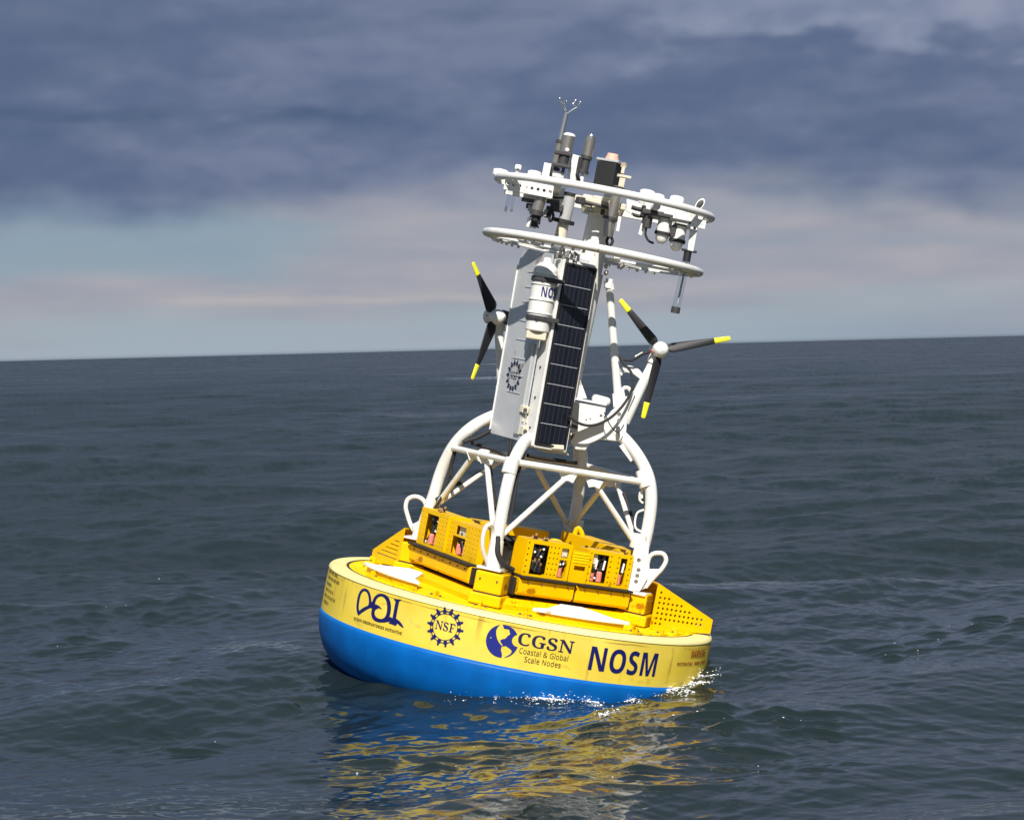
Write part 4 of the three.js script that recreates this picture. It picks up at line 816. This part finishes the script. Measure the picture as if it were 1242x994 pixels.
for (const [x, y] of [[735.5, 322.5], [735.5, 331]]) obj('round_fitting', [new THREE.CylinderGeometry(k(3.3), k(3.3), 0.03, 18).rotateX(Math.PI / 2).translate(...P(x, y, .12).toArray()), new THREE.SphereGeometry(k(2), 12, 8).scale(1, 1, 0.6).translate(...P(x, y, .135).toArray())], M.steel, buoy);
obj('disc_clamp', [box(P(748, 314, .5), k(9), k(4), 0.05, 0, 0.006), cyl([751, 325], [756, 321], .45, 2.8)], M.steel, buoy);

// ---------------------------------------------------------------- wind turbines
function blade(dir, nrm, r0, r1, w0, w1, twist) {              // flattened tapering section, from radius r0 to r1 along dir
  const ns = 14, nn = 12, pos = [], idx = [], side = dir.clone().cross(nrm).normalize();
  for (let i = 0; i <= ns; i++) {
    const t = i / ns, w = (w0 + (w1 - w0) * t) / 2 * (r0 < 0.1 ? Math.min(1, 0.45 + t * 6) : 1), a = twist * (1 - t), th = 0.011 * (1 - 0.5 * t);
    const u = side.clone().multiplyScalar(Math.cos(a)).addScaledVector(nrm, Math.sin(a)), v = nrm.clone().multiplyScalar(Math.cos(a)).addScaledVector(side, -Math.sin(a));
    const end = r1 > 0.4 && i === ns ? 0.6 : 1;
    for (let j = 0; j < nn; j++) { const q = j / nn * 6.2832; const p = dir.clone().multiplyScalar(r0 + (r1 - r0) * t).addScaledVector(u, Math.cos(q) * w * end).addScaledVector(v, Math.sin(q) * th * end); pos.push(p.x, p.y, p.z); }
  }
  for (let i = 0; i < ns; i++) for (let j = 0; j < nn; j++) { const a = i * nn + j, b = i * nn + (j + 1) % nn, c = a + nn, d = b + nn; idx.push(a, c, b, b, c, d); }
  const c0 = pos.length / 3; pos.push(...dir.clone().multiplyScalar(r0).toArray(), ...dir.clone().multiplyScalar(r1).toArray());
  for (let j = 0; j < nn; j++) { idx.push(c0, j, (j + 1) % nn, c0 + 1, ns * nn + (j + 1) % nn, ns * nn + j); }
  const g = new THREE.BufferGeometry(); g.setAttribute('position', new THREE.Float32BufferAttribute(pos, 3)); g.setIndex(idx); g.computeVertexNormals();
  g.setAttribute('uv', new THREE.Float32BufferAttribute(new Float32Array(pos.length / 3 * 2), 2)); return g;
}
function turbine(label, hub, tips, pole, nac, w = 0.078, tw = 0.5, hs = 0.88, nl = 1) {
  const g = grp('wind_turbine', buoy, label), c = P(...hub), T = tips.map((t) => P(...t).sub(c));
  const nrm = T[0].clone().cross(T[1]).add(T[1].clone().cross(T[2])).normalize(); if (nrm.z < 0) nrm.negate();
  for (const t of T) {
    const L = t.length(), d = t.clone().normalize();
    obj('blade', blade(d, nrm, 0.05, L * 0.77, w, 0.042, tw).translate(c.x, c.y, c.z), M.blade, g);
    obj('blade_tip', blade(d, nrm, L * 0.77, L, 0.043, 0.032, 0.03).translate(c.x, c.y, c.z), M.tipYellow, g);
  }
  const q = new THREE.Quaternion().setFromUnitVectors(UP, nrm);
  const at = (geo) => geo.applyQuaternion(q).translate(c.x, c.y, c.z);
  obj('hub', at(new THREE.LatheGeometry([[0.062, -0.03], [0.066, 0], [0.062, 0.03], [0.05, 0.06], [0.032, 0.085], [0, 0.095]].map(([x, y]) => new THREE.Vector2(x * hs, y * hs)), 28)), M.whiteClean, g);
  obj('nacelle', at(new THREE.LatheGeometry([[0, -0.2], [0.03, -0.19], [0.052, -0.15], [0.058, -0.06], [0.058, -0.03]].map(([x, y]) => new THREE.Vector2(x, y * nl)), 24)), M.white, g);
  obj('pole', pole(), M.white, g);
  if (nac) nac(g);
}
turbine('wind turbine on the right with three black blades tipped yellow', [801, 424, .12],
  [[752, 363, .14], [886, 410, .06], [780, 507, .13]], () => [rod(P(757, 512, .08), P(794, 436, .05), 0.042, 0.032, 20), rod(P(792, 440, .05), P(798, 426, .06), 0.046, 0.042, 20), plateP([[762, 512], [772, 492], [772, 478], [768, 500]], .1, 0.03)],
  (g) => { obj('plug', rod(P(790, 425, .12), P(795, 427, .12), 0.016, 0.016), M.red, g); obj('sleeve', rod(P(771, 433, .11), P(780, 428, .12), 0.011, 0.011), M.whiteClean, g); });
turbine('wind turbine on the left half hidden behind the vane', [601, 384, -.45],
  [[573.5, 318, -.29], [572.5, 460, -.29], [645, 388, -.77]], () => [rod(P(608, 470, -.53), P(605, 396, -.53), 0.030, 0.034, 18), rod(P(606, 402, -.53), P(605, 388, -.53), 0.045, 0.05, 18), rod(P(607, 468, -.53), P(614, 520, -.4), 0.036, 0.036), box(P(613, 424, -.5), 0.05, 0.09, 0.04, 0, 0.004)],
  (g) => { obj('plug', rod(P(593, 383, -.44), P(591, 384, -.43), 0.016, 0.016), M.red, g); obj('nacelle_arm', rod(P(611, 389, -.42), P(621, 396, -.5), 0.016, 0.016), M.black, g); }, 0.125, 0.1, 0.9, 0.5);
cable([[790, 426, .12], [780, 429, .13], [765, 437, .12], [752, 434, .1], [751, 432, .1], [758, 442, .14], [766, 452, .16], [768, 465, .18], [762, 482, .2], [748, 500, .24], [733, 511, .26], [715, 516, .28], [700, 512, .3], [690, 504, .32]], 0.0095);
cable([[733, 500, .25], [742, 518, .28], [750, 524, .26], [757, 515, .24]], 0.004);

// ---------------------------------------------------------------- white water along the hull
{
  const N = 1300, g = new THREE.IcosahedronGeometry(1, 1), m = std(0.85, 0.87, 0.88, { roughness: 0.25 });
  const im = new THREE.InstancedMesh(g, m, N); im.name = 'foam'; im.userData = { kind: 'stuff', label: 'white foam beads and drops along the waterline of the buoy', category: 'foam' };
  const q = new THREE.Quaternion(), mm = new THREE.Matrix4(), o = [0, 0, 0]; let n = 0;
  const line = (th) => {                                       // where the water meets the hull at this bearing
    let lo = 0.6, hi = 1.6;
    for (let i = 0; i < 18; i++) {
      const r = (lo + hi) / 2, x = hullC.x + r * Math.sin(th), z = hullC.z + r * Math.cos(th); sea(x, z, 0.05, o);
      const p = V(x, o[0] + hullWash(x, z), z).applyMatrix4(toLocal), q = Math.hypot(p.x, p.z);
      const rim = p.y > -0.34 ? R : p.y > -0.57 ? 1.372 - 0.057 * (-0.385 - p.y) / 0.185 : p.y > -0.715 ? 1.315 - 0.155 * (-0.57 - p.y) / 0.145 : 1.16 - 0.36 * (-0.715 - p.y) / 0.13;
      if (q < rim) lo = r; else hi = r;
    }
    return lo;
  };
  const sd = ray(735, 856), splash = camera.position.clone().addScaledVector(sd, (SEA_Y - CAM_H) / sd.y);
  const ths = [], rs = []; for (let i = 0; i <= 120; i++) { ths.push(-1.2 + 3.0 * i / 120); rs.push(line(ths[i])); }
  while (n < N) {
    const t = rnd(), u = rnd(), th = -0.35 + 1.55 * u, clump = clamp(0.25 + 2.4 * fbm(th * 9, 3.3, 8, 3)) * (0.25 + 0.75 * sstep(-0.1, 0.35, th));
    if (rnd() > clump) continue;
    const i = (th + 1.2) / 3 * 120, i0 = Math.floor(i), rl = rs[i0] + (rs[i0 + 1] - rs[i0]) * (i - i0);
    const spot = rnd() < 0.1, rr = rl + 0.010 + 0.16 * Math.pow(rnd(), 3), x = spot ? splash.x + 0.09 * (rnd() + rnd() - 1) : hullC.x + rr * Math.sin(th), z = spot ? splash.z + 0.10 * (rnd() + rnd() - 1) : hullC.z + rr * Math.cos(th);
    sea(x, z, 0.05, o);
    const y = o[0] + hullWash(x, z) + (t > 0.75 ? 0.06 * rnd() * rnd() : 0.001), s = 0.0014 + 0.0046 * Math.pow(rnd(), 3.5);
    mm.compose(V(x, y, z), q, V(s * (1 + rnd()), s * 0.7, s)); im.setMatrixAt(n++, mm);
  }
  for (let i = 0; i < 26; i++) {
    const t = trains[i % trains.length], x = t.x + t.w * (rnd() + rnd() - 1) * 0.7, z = t.z + 0.05 * (rnd() - 0.5), s = 0.0015 + 0.003 * Math.pow(rnd(), 3);
    sea(x, z, 0.05, o); mm.compose(V(x, o[0] + trainHeight(x, z) + 0.001, z), q, V(s * 1.8, s * 0.7, s)); im.setMatrixAt(i * 7, mm);
  }
  im.castShadow = im.receiveShadow = true; scene.add(im);
}

renderer.render(scene, camera);
